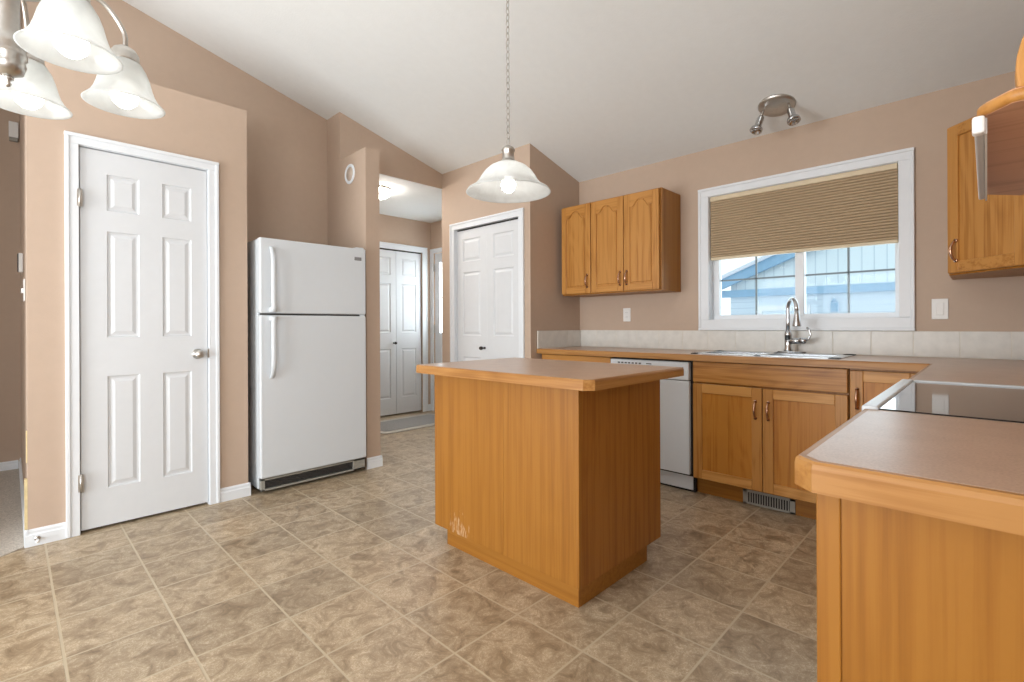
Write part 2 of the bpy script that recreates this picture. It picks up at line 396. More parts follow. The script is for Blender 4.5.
def struct(name, mb, mats, label, cat, base=(0, 0, 0)):
    return tag(link(name, mb, mats, base), label, cat, kind='structure')

# ------------------------------------------------------------------ room shell
XW = 3.68
RIDGE = -0.4
def zc(x): return 2.43 + 0.268 * (XW - x) if x >= RIDGE else 2.43 + 0.268 * (XW - RIDGE) - 0.268 * (RIDGE - x)
b = MB(); b.prism([(-2.95, -0.6), (0.05, -0.6), (XW + .15, -0.6), (XW + .15, 2.6), (4.02, 2.6), (4.02, 5.36), (0.17, 5.36), (0.05, 3.49), (-0.6, 2.95), (-1.2, 2.4), (-2.95, 2.4)], 'z', -0.1, 0)
struct('floor', b, vinyl_m, 'beige mottled square-tile vinyl floor', 'floor')
b = MB(); b.prism([(0.064, 3.492), (0.064, 5.80), (-2.95, 5.80), (-2.95, 2.405), (-1.2, 2.405), (-0.6, 2.953)], 'z', -0.1, 0.004)
struct('floor_carpet', b, carpet_m, 'grey carpet beyond the corner of the pantry wall', 'carpet')
b = MB(); xs = [-2.95, RIDGE, XW + 0.15]
b.prism([(x, zc(x)) for x in xs] + [(x, zc(x) + 0.12) for x in xs[::-1]], 'y', -0.6, 3.90)
xs = [-2.95, RIDGE, 2.05]
b.prism([(x, zc(x)) for x in xs] + [(x, zc(x) + 0.12) for x in xs[::-1]], 'y', 3.90, 5.8)
struct('ceiling', b, ceil_m, 'white vaulted ceiling sloping down to the window wall', 'ceiling')
b = MB(); b.box(2.05, 3.8705, 2.462, 3.99, 5.30, 2.53)
struct('ceiling_hall', b, ceil_m, 'flat white ceiling of the entry hall', 'ceiling')

def wall_yplane(b, x0, x1, y0, y1, zb=0.0, zt=None):
    if zt is None:
        pts = [(x0, zb), (x1, zb), (x1, zc(x1))] + ([(RIDGE, zc(RIDGE))] if x0 < RIDGE < x1 else []) + [(x0, zc(x0))]
        b.prism(pts, 'y', y0, y1)
    else: b.box(x0, y0, zb, x1, y1, zt)
CX, CY0, CY1, CZ = 3.00, 2.815, 3.685, 2.04
WY0, WY1, WZ0, WZ1 = 0.368, 1.503, 1.14, 2.072
b = MB(); T = XW + 0.15
b.box(XW, -0.6, 0, T, WY0, 2.43); b.box(XW, WY1, 0, T, 2.80, 2.43); b.box(XW, WY0, 0, T, WY1, WZ0); b.box(XW, WY0, WZ1, T, WY1, 2.43)
struct('wall_window', b, paint, 'tan painted wall with the sink window', 'wall')
b = MB()
wall_yplane(b, -2.95, -2.4, -0.6, -0.45); wall_yplane(b, -2.4, -0.6, -0.6, -0.45, 0, 0.85); wall_yplane(b, -2.4, -0.6, -0.6, -0.45, 2.05); wall_yplane(b, -0.6, T, -0.6, -0.45)
struct('wall_right', b, paint, 'tan painted wall behind the range side of the kitchen', 'wall')
b = MB()
def rear(y0, y1, z0, z1): b.box(-2.95, y0, z0, -2.8, y1, z1)
zr = zc(-2.95)
rear(-0.6, 1.0, 0, zr); rear(1.0, 3.4, 2.12, zr); rear(3.4, 3.8, 0, zr); rear(3.8, 5.2, 0, .8); rear(3.8, 5.2, 2.2, zr); rear(5.2, 5.8, 0, zr)
struct('wall_rear', b, paint, 'tan painted wall with openings added to let daylight in', 'wall')  # openings invented as a source for the daylight
b = MB(); wall_yplane(b, -2.95, 0.064, 5.46, 5.6)
struct('wall_living', b, paint, 'tan living room wall at the far left', 'wall')
b = MB()
b.box(0.064, 3.48, 0, 0.257, 3.60, 2.525); b.box(0.872, 3.48, 0, 1.092, 3.60, 2.525); b.box(0.257, 3.48, 2.088, 0.872, 3.60, 2.525)
b.box(0.064, 3.60, 0, 0.17, 4.10, 2.525); b.box(0.972, 3.60, 0, 1.092, 4.10, 2.525); b.box(0.17, 3.60, 2.405, 0.972, 4.10, 2.525)
struct('wall_pantry', b, paint, 'tan boxed-out pantry wall around the white door', 'wall')
b = MB(); wall_yplane(b, 0.064, 2.05, 4.101, 4.22); b.box(0.064, 4.22, 0, 0.17, 5.66, zc(0.17))
struct('wall_alcove', b, paint, 'tan wall behind the fridge and above the pantry box', 'wall')
b = MB(); b.box(1.93, 3.45, 0, 2.05, 3.87, 2.497)
struct('wall_stub', b, paint, 'short tan stub wall beside the fridge', 'wall')
b = MB(); b.prism([(2.05, 2.466), (CX, 2.466), (CX, zc(CX)), (2.05, zc(2.05))], 'y', 3.87, 4.0)
b.prism([(1.93, 0), (2.05, 0), (2.05, zc(2.05)), (1.93, zc(1.93))], 'y', 3.87, 4.10)
b.box(1.9, 4.22, 0, 2.05, 5.24, 2.468)
struct('wall_header', b, paint, 'tan wall above the hall opening', 'wall')
b = MB()
def cl(y0, y1, z0, z1=None):
    b.prism([(CX, z0), (CX + .12, z0), (CX + .12, z1 or zc(CX + .12)), (CX, z1 or zc(CX))], 'y', y0, y1)
cl(2.70, CY0, 0); cl(CY1, 3.88, 0); cl(CY0, CY1, CZ)
b.prism([(CX + .12, 0), (T, 0), (T, zc(T)), (CX + .12, zc(CX + .12))], 'y', 2.70, 2.815)
b.box(CX + .12, 3.76, 0, 4.02, 3.88, 2.468); b.box(T, 2.80, 0, T + .1, 3.76, 2.40)
struct('wall_closet', b, paint, 'tan walls of the corner closet with the bifold door', 'wall')
b = MB(); b.box(1.9, 5.24, 0, 2.97, 5.36, 2.468); b.box(3.735, 5.24, 0, 4.02, 5.36, 2.468); b.box(2.97, 5.24, 2.06, 3.735, 5.36, 2.468); b.box(2.9, 5.36, 0, 3.8, 5.40, 2.468)
struct('wall_hall', b, paint, 'tan far wall of the entry hall', 'wall')
b = MB(); b.box(3.87, 3.88, 0, 3.99, 4.26, 2.468); b.box(3.87, 5.185, 0, 3.99, 5.24, 2.468); b.box(3.87, 4.26, 2.06, 3.99, 5.185, 2.468)
struct('wall_entry', b, paint, 'tan hall wall with the entry door', 'wall')

b = MB(); wall_yplane(b, -2.8, -0.55, 3.50, 3.62)  # unseen wall added to block patio light from the living room
struct('wall_light_block', b, paint, 'unseen tan wall added to keep daylight off the living room', 'wall')

# casings (flat boards with a raised outer band)
def casing_y(b, x0, x1, ztop, y, w=0.055):
    # casing on a wall facing -y at plane y, around opening x0..x1
    b.box(x0 - w, y - 0.014, 0, x0, y, ztop, bev=0.002); b.box(x1, y - 0.014, 0, x1 + w, y, ztop, bev=0.002)
    b.box(x0 - w, y - 0.014, ztop, x1 + w, y, ztop + w, bev=0.002)
    o, e = 0.018, 0.0012
    b.box(x0 - w - e, y - 0.021, 0.001, x0 - w + o, y - .001, ztop + w - o, bev=0.004); b.box(x1 + w - o, y - 0.021, 0.001, x1 + w + e, y - .001, ztop + w - o, bev=0.004)
    b.box(x0 - w - 2 * e, y - 0.0216, ztop + w - o, x1 + w + 2 * e, y - .0015, ztop + w + e, bev=0.004)
def casing_x(b, y0, y1, ztop, x, w=0.06):
    b.box(x - 0.014, y0 - w, 0, x, y0, ztop, bev=0.002); b.box(x - 0.014, y1, 0, x, y1 + w, ztop, bev=0.002)
    b.box(x - 0.014, y0 - w, ztop, x, y1 + w, ztop + w, bev=0.002)
    o, e = 0.018, 0.0012
    b.box(x - 0.021, y0 - w - e, 0.001, x - .001, y0 - w + o, ztop + w - o, bev=0.004); b.box(x - 0.021, y1 + w - o, 0.001, x - .001, y1 + w + e, ztop + w - o, bev=0.004)
    b.box(x - 0.0216, y0 - w - 2 * e, ztop + w - o, x - .0015, y1 + w + 2 * e, ztop + w + e, bev=0.004)
b = MB(); casing_y(b, 0.262, 0.868, 2.084, 3.48)
b.box(0.2575, 3.481, 0, 0.264, 3.599, 2.081); b.box(0.865, 3.481, 0, 0.8715, 3.599, 2.081); b.box(0.2575, 3.481, 2.081, 0.8715, 3.599, 2.0875)
struct('trim_1', b, trim_m, 'white casing around the pantry door', 'door casing')
b = MB(); casing_x(b, CY0 + .01, CY1 - .01, CZ - 0.012, CX)
b.box(CX + .001, CY0 + .0005, 0, CX + .119, CY0 + .01, CZ - .01); b.box(CX + .001, CY1 - .01, 0, CX + .119, CY1 - .0005, CZ - .01); b.box(CX + .001, CY0 + .0005, CZ - .01, CX + .119, CY1 - .0005, CZ - .0005)
struct('trim_2', b, trim_m, 'white casing around the closet bifold door', 'door casing')
b = MB(); casing_y(b, 2.975, 3.73, 2.055, 5.24, 0.07)
struct('trim_3', b, trim_m, 'white casing around the hall bifold door', 'door casing')
b = MB(); casing_x(b, 4.265, 5.18, 2.055, 3.87, 0.055)
struct('trim_4', b, trim_m, 'white casing around the entry door', 'door casing')
b = MB(); b.box(0.052, 3.482, 0.086, 0.0635, 3.515, 0.34); b.box(0.059, 3.50, 0.42, 0.0635, 3.53, 0.58)
struct('trim_5', b, cream_m, 'bare cream wood strip on the chipped corner of the pantry wall', 'wood strip')

# baseboards
def bb_y(b, x0, x1, y, h=0.085):
    b.prism([(y, 0), (y - .013, 0), (y - .013, h - .03), (y - .009, h - .022), (y - .009, h - .01), (y - .004, h), (y, h)], 'x', x0, x1)
def bb_x(b, y0, y1, x, h=0.085, s=-1):
    b.prism([(x, 0), (x + s * .013, 0), (x + s * .013, h - .03), (x + s * .009, h - .022), (x + s * .009, h - .01), (x + s * .004, h), (x, h)], 'y', y0, y1)
b = MB(); bb_y(b, 0.0525, 0.206, 3.48); bb_x(b, 3.469, 3.55, 0.064)
struct('baseboard_pantry', b, trim_m, 'white baseboard to the hinge side of the pantry door', 'baseboard')
b = MB(); bb_y(b, 0.924, 1.1035, 3.48); bb_x(b, 3.469, 4.10, 1.092, s=1)
struct('baseboard_alcove', b, trim_m, 'white baseboard between the pantry door and fridge', 'baseboard')
b = MB(); bb_y(b, 1.93, 2.0615, 3.45); bb_x(b, 3.439, 3.88, 2.05, s=1)
struct('baseboard_stub', b, trim_m, 'white baseboard at the foot of the stub wall', 'baseboard')
b = MB(); bb_y(b, -2.8, 0.0495, 5.46, 0.07); bb_x(b, 3.55, 5.46, 0.064)
struct('baseboard_living', b, trim_m, 'white baseboard of the living room beyond the carpet', 'baseboard')
b = MB(); bb_y(b, 3.80, 3.87, 5.24); bb_x(b, 3.757, 3.893, CX); bb_x(b, 2.682, 2.75, CX); bb_y(b, CX-.0115, 3.06, 2.695)
struct('baseboard_hall', b, trim_m, 'white baseboard pieces by the closet and hall doors', 'baseboard')

# ------------------------------------------------------------------ doors
def knob(b, p, n, r=0.027):
    p, n = Vector(p), Vector(n); M = n.to_track_quat('Z', 'Y').to_matrix().to_4x4()
    kb = 1.15 if r > .02 else .6
    b.lathe(p, [(0, 0), (r * kb, 0), (r * kb, 0.006), (r * .45, 0.01), (r * .42, 0.028), (r * .8, 0.034), (r, 0.046), (r * .95, 0.058), (r * .6, 0.066), (0, 0.068)], 24, 0, M)
def hinge_y(b, x, y, z, h=0.09):
    b.box(x - .012, y - .004, z - h / 2, x + .010, y, z + h / 2); b.cyl((x, y - .006, z - h / 2 - .004), (x, y - .006, z + h / 2 + .004), 0.006)
d1 = thing('door_1', (0.565, 3.49, 0), 'white six-panel pantry door with a nickel knob', 'door', kind='structure')
b = MB(); PX0, PX1 = 0.267, 0.862
w = PX1 - PX0
b.panelled((PX0, 3.487, 0.016), (1, 0, 0), (0, 0, 1), (0, -1, 0), w, 2.060, 0.035, [0.112, 0.257, 0.366, 0.512], [0.205, 0.822, 1.035, 1.622, 1.735, 1.938], {(1, 1), (3, 1), (1, 3), (3, 3), (1, 5), (3, 5)})
part(d1, 'door_leaf', b, door_m)
b = MB(); knob(b, (0.810, 3.487, 0.942), (0, -1, 0)); part(d1, 'door_knob', b, nickel, 'brushed nickel knob')
for z in (1.80, 0.275):
    b = MB(); hinge_y(b, 0.266, 3.468, z); part(d1, 'hinge', b, nickel)
b = MB(); b.box(0.862, 3.467, 0.915, 0.870, 3.49, 0.972); part(d1, 'strike_plate', b, nickel)
b = MB(); b.box(0.264, 3.53, 0.0, 0.866, 3.56, 0.014); part(d1, 'threshold_shadow', b, blackish)  # black bar put in for the shade under the door

d2 = thing('door_2', (CX + .03, 3.23, 0), 'white bifold closet door with a small dark knob', 'door', kind='structure')
cells3 = {(1, 1), (1, 3), (1, 5)}
def leaf_x(y0, y1, x, ztop):
    b = MB(); h = ztop - 0.018; w = y1 - y0
    b.panelled((x, y1, 0.018), (0, -1, 0), (0, 0, 1), (-1, 0, 0), w, h, 0.032, [0.085, w - 0.085], [0.20, 0.80 * h / 2.0, 1.00 * h / 2.0, 1.60 * h / 2.0, 1.70 * h / 2.0, 1.915 * h / 2.0], cells3)
    return b
def leaf_y(x0, x1, y, ztop):
    b = MB(); h = ztop - 0.02; w = x1 - x0
    b.panelled((x0, y, 0.02), (1, 0, 0), (0, 0, 1), (0, -1, 0), w, h, 0.032, [0.075, w - 0.075], [0.20, 0.80 * h / 2.0, 1.00 * h / 2.0, 1.60 * h / 2.0, 1.70 * h / 2.0, 1.915 * h / 2.0], cells3)
    return b
ym = 3.250
l1 = part(d2, 'door_leaf', leaf_x(ym + .0003, CY1 - .013, CX + .022, 2.014), door_m)
part(d2, 'door_leaf', leaf_x(CY0 + .013, ym - .0003, CX + .022, 2.014), door_m)
b = MB(); knob(b, (CX + .022, 3.280, 0.905), (-1, 0, 0), 0.017); part(l1, 'door_knob', b, mdark, 'small dark knob')
b = MB(); b.box(CX + .03, CY0 + .011, 2.012, CX + .06, CY1 - .011, 2.029); part(d2, 'track', b, blackish)
d3 = thing('door_3', (3.35, 5.26, 0), 'white bifold closet door at the end of the hall', 'door', kind='structure')
l1 = part(d3, 'door_leaf', leaf_y(2.982, 3.351, 5.262, 2.04), door_m)
part(d3, 'door_leaf', leaf_y(3.355, 3.724, 5.262, 2.04), door_m)
b = MB(); knob(b, (3.315, 5.262, 0.90), (0, -1, 0), 0.017); part(l1, 'door_knob', b, mdark, 'small dark knob')
b = MB(); b.box(2.972, 5.27, 2.04, 3.733, 5.30, 2.056); part(d3, 'track', b, blackish)
d4 = thing('door_4', (3.9, 4.72, 0), 'white entry door with a tall narrow glass light', 'door', kind='structure')
b = MB(); b.panelled((3.885, 5.172, 0.02), (0, -1, 0), (0, 0, 1), (-1, 0, 0), 0.90, 0.98, 0.04, [0.13, 0.40, 0.50, 0.77], [0.22, 0.82], {(1, 1), (3, 1)})
b.box(3.885, 4.272, 1.95, 3.925, 5.172, 2.05); b.box(3.885, 5.09, 1.0, 3.925, 5.172, 1.95); b.box(3.885, 4.70, 1.0, 3.925, 4.79, 1.95); b.box(3.885, 4.272, 1.0, 3.925, 4.41, 1.95)
lf = part(d4, 'door_leaf', b, door_m)
frost, nt_, bs_ = mat('frosted_glass'); nt_.nodes.remove(bs_)
tl_ = nn(nt_, 'ShaderNodeBsdfTranslucent'); tl_.inputs[0].default_value = (0.9, 0.95, 0.96, 1)
tp_ = nn(nt_, 'ShaderNodeBsdfTransparent'); mx_ = nn(nt_, 'ShaderNodeMixShader'); mx_.inputs[0].default_value = 0.5
nt_.links.new(tl_.outputs[0], mx_.inputs[1]); nt_.links.new(tp_.outputs[0], mx_.inputs[2]); nt_.links.new(mx_.outputs[0], nt_.nodes['Material Output'].inputs[0])
for (y0, y1) in ((4.79, 5.09), (4.41, 4.70)):
    b = MB()
    b.box(3.876, y0 + .001, 1.001, 3.886, y1 - .001, 1.02); b.box(3.876, y0 + .001, 1.93, 3.886, y1 - .001, 1.949); b.box(3.876, y0 + .001, 1.02, 3.886, y0 + .02, 1.93); b.box(3.876, y1 - .02, 1.02, 3.886, y1 - .001, 1.93); b.box(3.88, y0 + .02, 1.465, 3.89, y1 - .02, 1.48)
    fr = part(d4, 'glass_frame', b, door_m)
    b = MB(); b.box(3.900, y0, 1.0, 3.904, y1, 1.95); part(fr, 'glass', b, frost, 'daylit frosted glass')
for z in (1.87, 1.07, 0.3):
    b = MB(); b.box(3.866, 5.158, z - .05, 3.874, 5.19, z + .05); part(d4, 'hinge', b, nickel)

# ------------------------------------------------------------------ window
w1 = thing('window_1', (3.74, 0.935, 1.14), 'white framed sink window with grey muntins', 'window', kind='structure')
b = MB()
cw = 0.075; CYA, CYB, CZA, CZB = 0.300, 1.575, 1.066, 2.132
b.box(XW - .016, CYA, CZA + .078, XW, CYA + .072, CZB - .064, bev=.003); b.box(XW - .016, CYB - .076, CZA + .078, XW, CYB, CZB - .064, bev=.003)
b.box(XW - .016, CYA, CZB - .064, XW, CYB, CZB, bev=.003); b.box(XW - .016, CYA, CZA, XW, CYB, CZA + .078, bev=.003)
o, e = .018, .0012
b.box(XW - .022, CYA - e, CZA + o, XW - .001, CYA + o, CZB - o, bev=.004); b.box(XW - .022, CYB - o, CZA + o, XW - .001, CYB + e, CZB - o, bev=.004)
b.box(XW - .0226, CYA - 2 * e, CZB - o, XW - .0015, CYB + 2 * e, CZB + e, bev=.004); b.box(XW - .0226, CYA - 2 * e, CZA - e, XW - .0015, CYB + 2 * e, CZA + o, bev=.004)
part(w1, 'window_casing', b, trim_m)
b = MB()
jt = 0.006
b.box(XW - .002, WY0 + .0005, WZ0 + jt, XW + .15, WY0 + jt, WZ1 - jt); b.box(XW - .002, WY1 - jt, WZ0 + jt, XW + .15, WY1 - .0005, WZ1 - jt); b.box(XW - .002, WY0 + .0005, WZ1 - jt, XW + .15, WY1 - .0005, WZ1 - .0005); b.box(XW - .002, WY0 + .0005, WZ0 + .0005, XW + .15, WY1 - .0005, WZ0 + jt)
part(w1, 'window_jamb', b, trim_m)
b = MB(); X0, X1 = XW + .065, XW + .12
b.box(X0, WY0 + jt, 1.178, X1, WY0 + .03, 2.03, bev=.002); b.box(X0, 1.452, 1.178, X1, WY1 - jt, 2.03, bev=.002)
b.box(X0, WY0 + jt, WZ0 + jt, X1, WY1 - jt, 1.178, bev=.002); b.box(X0, WY0 + jt, 2.03, X1, WY1 - jt, WZ1 - jt, bev=.002); b.box(X0 - .008, 0.884, 1.17, X1 + .001, 0.938, 2.04, bev=.004)
part(w1, 'window_frame', b, trim_m)
b = MB(); b.box(XW + .095, 0.398, 1.178, XW + .10, 0.884, 2.03); part(w1, 'glass_pane', b, pane_m)
b = MB(); b.box(XW + .095, 0.938, 1.178, XW + .10, 1.452, 2.03); part(w1, 'glass_pane', b, pane_m)
b = MB()
for y in (1.20, 0.64): b.box(XW + .102, y - .006, 1.178, XW + .11, y + .006, 2.03)
b.box(XW + .102, 0.398, 1.435, XW + .11, 0.884, 1.447); b.box(XW + .102, 0.938, 1.435, XW + .11, 1.452, 1.447)
part(w1, 'muntin_grid', b, muntin_m, 'grey muntin bars')

cs = thing('cellular_shade', (XW + .03, 0.94, 1.59), 'tan pleated shade half lowered in the sink window', 'window shade')
b = MB(); ya, yb_ = WY0 + .010, WY1 - .010
b.box(XW + .004, ya, 2.032, XW + .05, yb_, WZ1 - jt, bev=.004); part(cs, 'head_rail', b, blindrail)
b = MB(); b.box(XW + .010, ya, 1.592, XW + .045, yb_, 1.612, bev=.004); part(cs, 'bottom_rail', b, blindrail)
b = MB(); nP = 23; zt, zb = 2.032, 1.612; pts = []
bul = ((0.0, 0.012), (0.10, 0.004), (0.3, 0.0008), (0.5, 0.0), (0.7, 0.0008), (0.9, 0.004))
ph = (zt - zb) / nP
prof_ = [((i + f) * ph, d) for i in range(nP) for f, d in bul] + [(nP * ph, 0.012)]
pts = [(XW + .010 + d, zt - q) for q, d in prof_] + [(XW + .046 - d, zt - q) for q, d in prof_[::-1]]
b.prism([(p[0], p[1]) for p in pts], 'y', ya, yb_); part(cs, 'pleated_fabric', b, blind_m)

# unseen openings invented to bring daylight in from behind the camera: frames only
b = MB()
for (y0, y1) in ((1.0, 1.06), (2.16, 2.24), (3.34, 3.4)): b.box(-2.9, y0, 0, -2.84, y1, 2.12)
b.box(-2.9, 1.06, 2.06, -2.841, 3.34, 2.12); b.box(-2.9, 1.06, 0, -2.841, 3.34, 0.06)
struct('added_window_2', b, trim_m, 'white frame of an added, unseen patio door opening', 'patio door')
b = MB()
for x in (-2.4, -1.53, -0.66): b.box(x, -0.55, 0.85, x + .06, -0.48, 2.05)
b.box(-2.4, -0.55, 0.85, -0.6, -0.48, 0.91); b.box(-2.4, -0.55, 1.99, -0.6, -0.48, 2.05)
struct('added_window_3', b, trim_m, 'white frame of an added, unseen dining window', 'window')

# ------------------------------------------------------------------ neighbour's house outside
nh = thing('neighbour_house', (10, 1.5, -0.3), "neighbour's pale sided house with blue fascia seen through the window", 'house')
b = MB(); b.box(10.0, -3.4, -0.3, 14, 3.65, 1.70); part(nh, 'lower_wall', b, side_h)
b = MB(); pk = -0.2; zpk = 1.72 + 0.40 * (3.65 - pk)
b.prism([(3.65, 1.70), (-4.05, 1.70), (-4.05, 1.90), (pk, zpk + .2), (3.65, 1.90)], 'x', 10.02, 13.9); part(nh, 'gable_wall', b, side_v)
b = MB(); b.box(9.94, -3.5, 1.65, 10.02, 3.82, 1.785); part(nh, 'fascia_band', b, fascia_m)
b = MB(); th = 0.19
def rake(y): return 1.80 + 0.40 * (3.86 - y)
b.prism([(3.86, 1.80 - .02), (3.86, 1.98), (pk, rake(pk) + .19), (pk, rake(pk) - .02)], 'x', 9.85, 9.93)
b.prism([(-4.26, 1.78), (-4.26, 1.98), (pk, rake(pk) + .19), (pk, rake(pk) - .02)], 'x', 9.85, 9.93); part(nh, 'rake_board', b, fascia_m)
b = MB(); b.prism([(3.90, 1.95), (3.90, 2.02), (pk, rake(pk) + .25), (pk, rake(pk) + .17)], 'x', 9.8, 14.2)
b.prism([(-4.3, 1.95), (-4.3, 2.02), (pk, rake(pk) + .25), (pk, rake(pk) + .17)], 'x', 9.8, 14.2); part(nh, 'roof', b, roof_m)
for (y0, y1) in ((2.35, 3.05),):
    b = MB()
    b.box(9.95, y0 - .09, 0.3, 9.999, y0, 1.37); b.box(9.95, y1, 0.3, 9.999, y1 + .09, 1.37); b.box(9.95, y0 - .09, 1.37, 9.999, y1 + .09, 1.46); b.box(9.95, y0 - .09, 0.2, 9.999, y1 + .09, 0.3)
    wf = part(nh, 'window', b, trim_m)
    b = MB(); b.box(9.97, y0, 0.3, 9.99, y1, 1.37); part(wf, 'pane', b, plain('pale_pane', srgb(205, 222, 232), 0.2))
b = MB(); b.box(9.9, 1.84, 1.33, 10.0, 1.94, 1.50, bev=.01); b.cyl((9.92, 1.89, 1.50), (9.92, 1.89, 1.56), .05, .01); part(nh, 'wall_lamp', b, fascia_m)
b = MB(); b.box(3.9, -14, -0.5, 24, 16, -0.3)
struct('ground', b, ground_m, 'pale ground outside the window', 'ground')

# ------------------------------------------------------------------ kitchen: shared cabinet pieces
def pull(b, p, up_=(0, 0, 1), out=(-1, 0, 0), L=0.10, r=0.0055):
    p, up_, out = Vector(p), Vector(up_), Vector(out); pts = []; rad = []
    N = 12
    for i in range(N + 1):
        t = i / N; s = math.sin(PI * t) ** 0.6 if 0 < t < 1 else 0
        pts.append(p + up_ * (L * (t - .5)) + out * (0.004 + 0.026 * s)); rad.append(r * (1.0 + .35 * math.sin(PI * t)))
    b.tube(pts, r, 10, radii=rad)
    for e in (-.5, .5):
        q = p + up_ * (L * e)
        b.cyl(q, q + out * 0.007, r * 1.7)
def shaker_x(y0, y1, z0, z1, x, t=0.02, fr=0.058, mitre=False):
    """slab door facing -x: upright stiles and level rails round a sunk panel (slots: 0 upright, 1 level grain)"""
    b = MB(); xb = x + t
    b.box(x, y0, z0, xb, y0 + fr, z1, 0, .003); b.box(x, y1 - fr, z0, xb, y1, z1, 0, .003)
    b.box(x - .0005, y0 + fr, z0, xb, y1 - fr, z0 + fr, 1, .003); b.box(x - .0005, y0 + fr, z1 - fr, xb, y1 - fr, z1, 1, .003)
    b.box(x + .009, y0 + fr - .004, z0 + fr - .004, xb - .002, y1 - fr + .004, z1 - fr + .004, 2)
    return b
def arch_pts(y0, y1, zs, a, n=24):
    out = []
    for i in range(n + 1):
        s = 2 * i / n - 1
        q = 0.6 * 0.5 * (1 + math.cos(PI * min(max(abs(s) - .20, 0) / 0.58, 1))) + 0.4 * max(0, 1 - (s / .74) ** 2)
        out.append((y0 + (y1 - y0) * i / n, zs + a * q))
    return out
def cathedral_x(y0, y1, z0, z1, x, t=0.02, fr=0.052):
    b = MB(); xb = x + t; ya, yb = y0 + fr, y1 - fr
    b.box(x, y0, z0, xb, ya, z1, 0, .003); b.box(x, yb, z0, xb, y1, z1, 0, .003); b.box(x, ya, z0, xb, yb, z0 + fr, 1, .003)
    zs = z1 - 0.098
    arc = arch_pts(ya, yb, zs, 0.052)
    b.prism(arc + [(yb, z1), (ya, z1)], 'x', x, xb, 1)
    b.box(x + .008, ya - .003, z0 + fr - .003, xb - .002, yb + .003, z1 - .02, 0)
    i_ = 0.011
    arc2 = arch_pts(ya + i_, yb - i_, zs - i_, 0.052)
    b.prism(arc2 + [(yb - i_, z0 + fr + i_), (ya + i_, z0 + fr + i_)], 'x', x + .001, x + .012, 0, .004, 1)
    return b

FX = 3.105        # face of the doors of the window run
# base cabinet under the sink
t = thing('base_cabinet', (3.4, 0.95, 0), 'oak sink base cabinet with two doors below the window', 'cabinet')
b = MB(); b.box(FX + .022, 0.528, 0.105, 3.67, 1.380, 0.70)
b.box(FX + .022, 0.528, 0.70, FX + .05, 1.380, 0.872); b.box(FX + .05, 0.528, 0.70, 3.67, 0.56, 0.872); b.box(FX + .05, 1.39 - .025, 0.70, 3.67, 1.380, 0.872); part(t, 'body', b, ven_z)
b = MB(); b.box(FX + .075, 0.528, 0.0, FX + .095, 1.380, 0.105); part(t, 'toe_kick', b, ven_y)
b = MB(); b.box(FX, 0.532, 0.738, FX + .02, 1.376, 0.868, bev=.004); part(t, 'drawer_front', b, oak_y)
dl = part(t, 'door', shaker_x(0.957, 1.376, 0.115, 0.727, FX), [oak_z, oak_rail, ven_pan])
b = MB(); pull(b, (FX, 0.992, 0.598)); part(dl, 'handle', b, bronze)
dl = part(t, 'door', shaker_x(0.532, 0.953, 0.115, 0.727, FX), [oak_z, oak_rail, ven_pan])
b = MB(); pull(b, (FX, 0.921, 0.598)); part(dl, 'handle', b, bronze)
# corner base
t = thing('base_cabinet', (3.4, 0.1, 0), 'oak corner base cabinet with one narrow door right of the sink', 'cabinet')
b = MB(); b.box(FX + .022, -0.44, 0.105, 3.67, 0.525, 0.872); part(t, 'body', b, ven_z)
b = MB(); b.box(FX + .075, -0.44, 0.0, FX + .095, 0.525, 0.105); part(t, 'toe_kick', b, ven_y)
dl = part(t, 'door', shaker_x(0.215, 0.522, 0.115, 0.862, FX), [oak_z, oak_rail, ven_pan])
b = MB(); pull(b, (FX, 0.490, 0.715)); part(dl, 'handle', b, bronze)
# run between corner and range
t = thing('base_cabinet', (2.6, -0.12, 0), 'oak base cabinet between the range and the corner', 'cabinet')
b = MB(); b.box(2.09, -0.44, 0.105, 3.12, 0.155, 0.872); part(t, 'body', b, ven_z)
b = MB(); b.box(2.09, -0.42, 0.0, 3.12, 0.10, 0.105); part(t, 'toe_kick', b, ven_x)
b = MB(); b.box(2.10, 0.157, 0.115, 2.55, 0.177, 0.862, bev=.003); part(t, 'door', b, oak_z)
# cabinet left of dishwasher
t = thing('base_cabinet', (3.4, 2.33, 0), 'oak base cabinet between the dishwasher and closet wall', 'cabinet')
b = MB(); b.box(FX + .022, 1.998, 0.105, 3.67, 2.690, 0.872); part(t, 'body', b, ven_z)
b = MB(); b.box(FX + .075, 1.998, 0.0, FX + .095, 2.672, 0.105); part(t, 'toe_kick', b, ven_y)
b = MB(); b.box(FX, 2.002, 0.738, FX + .02, 2.668, 0.868, bev=.004); dr = part(t, 'drawer', b, oak_y)
b = MB(); pull(b, (FX, 2.33, 0.80), (0, 1, 0)); part(dr, 'handle', b, bronze)
dl = part(t, 'door', shaker_x(2.002, 2.334, 0.115, 0.727, FX), [oak_z, oak_rail, ven_pan]); b = MB(); pull(b, (FX, 2.30, 0.598)); part(dl, 'handle', b, bronze)
dl = part(t, 'door', shaker_x(2.338, 2.668, 0.115, 0.727, FX), [oak_z, oak_rail, ven_pan]); b = MB(); pull(b, (FX, 2.37, 0.598)); part(dl, 'handle', b, bronze)

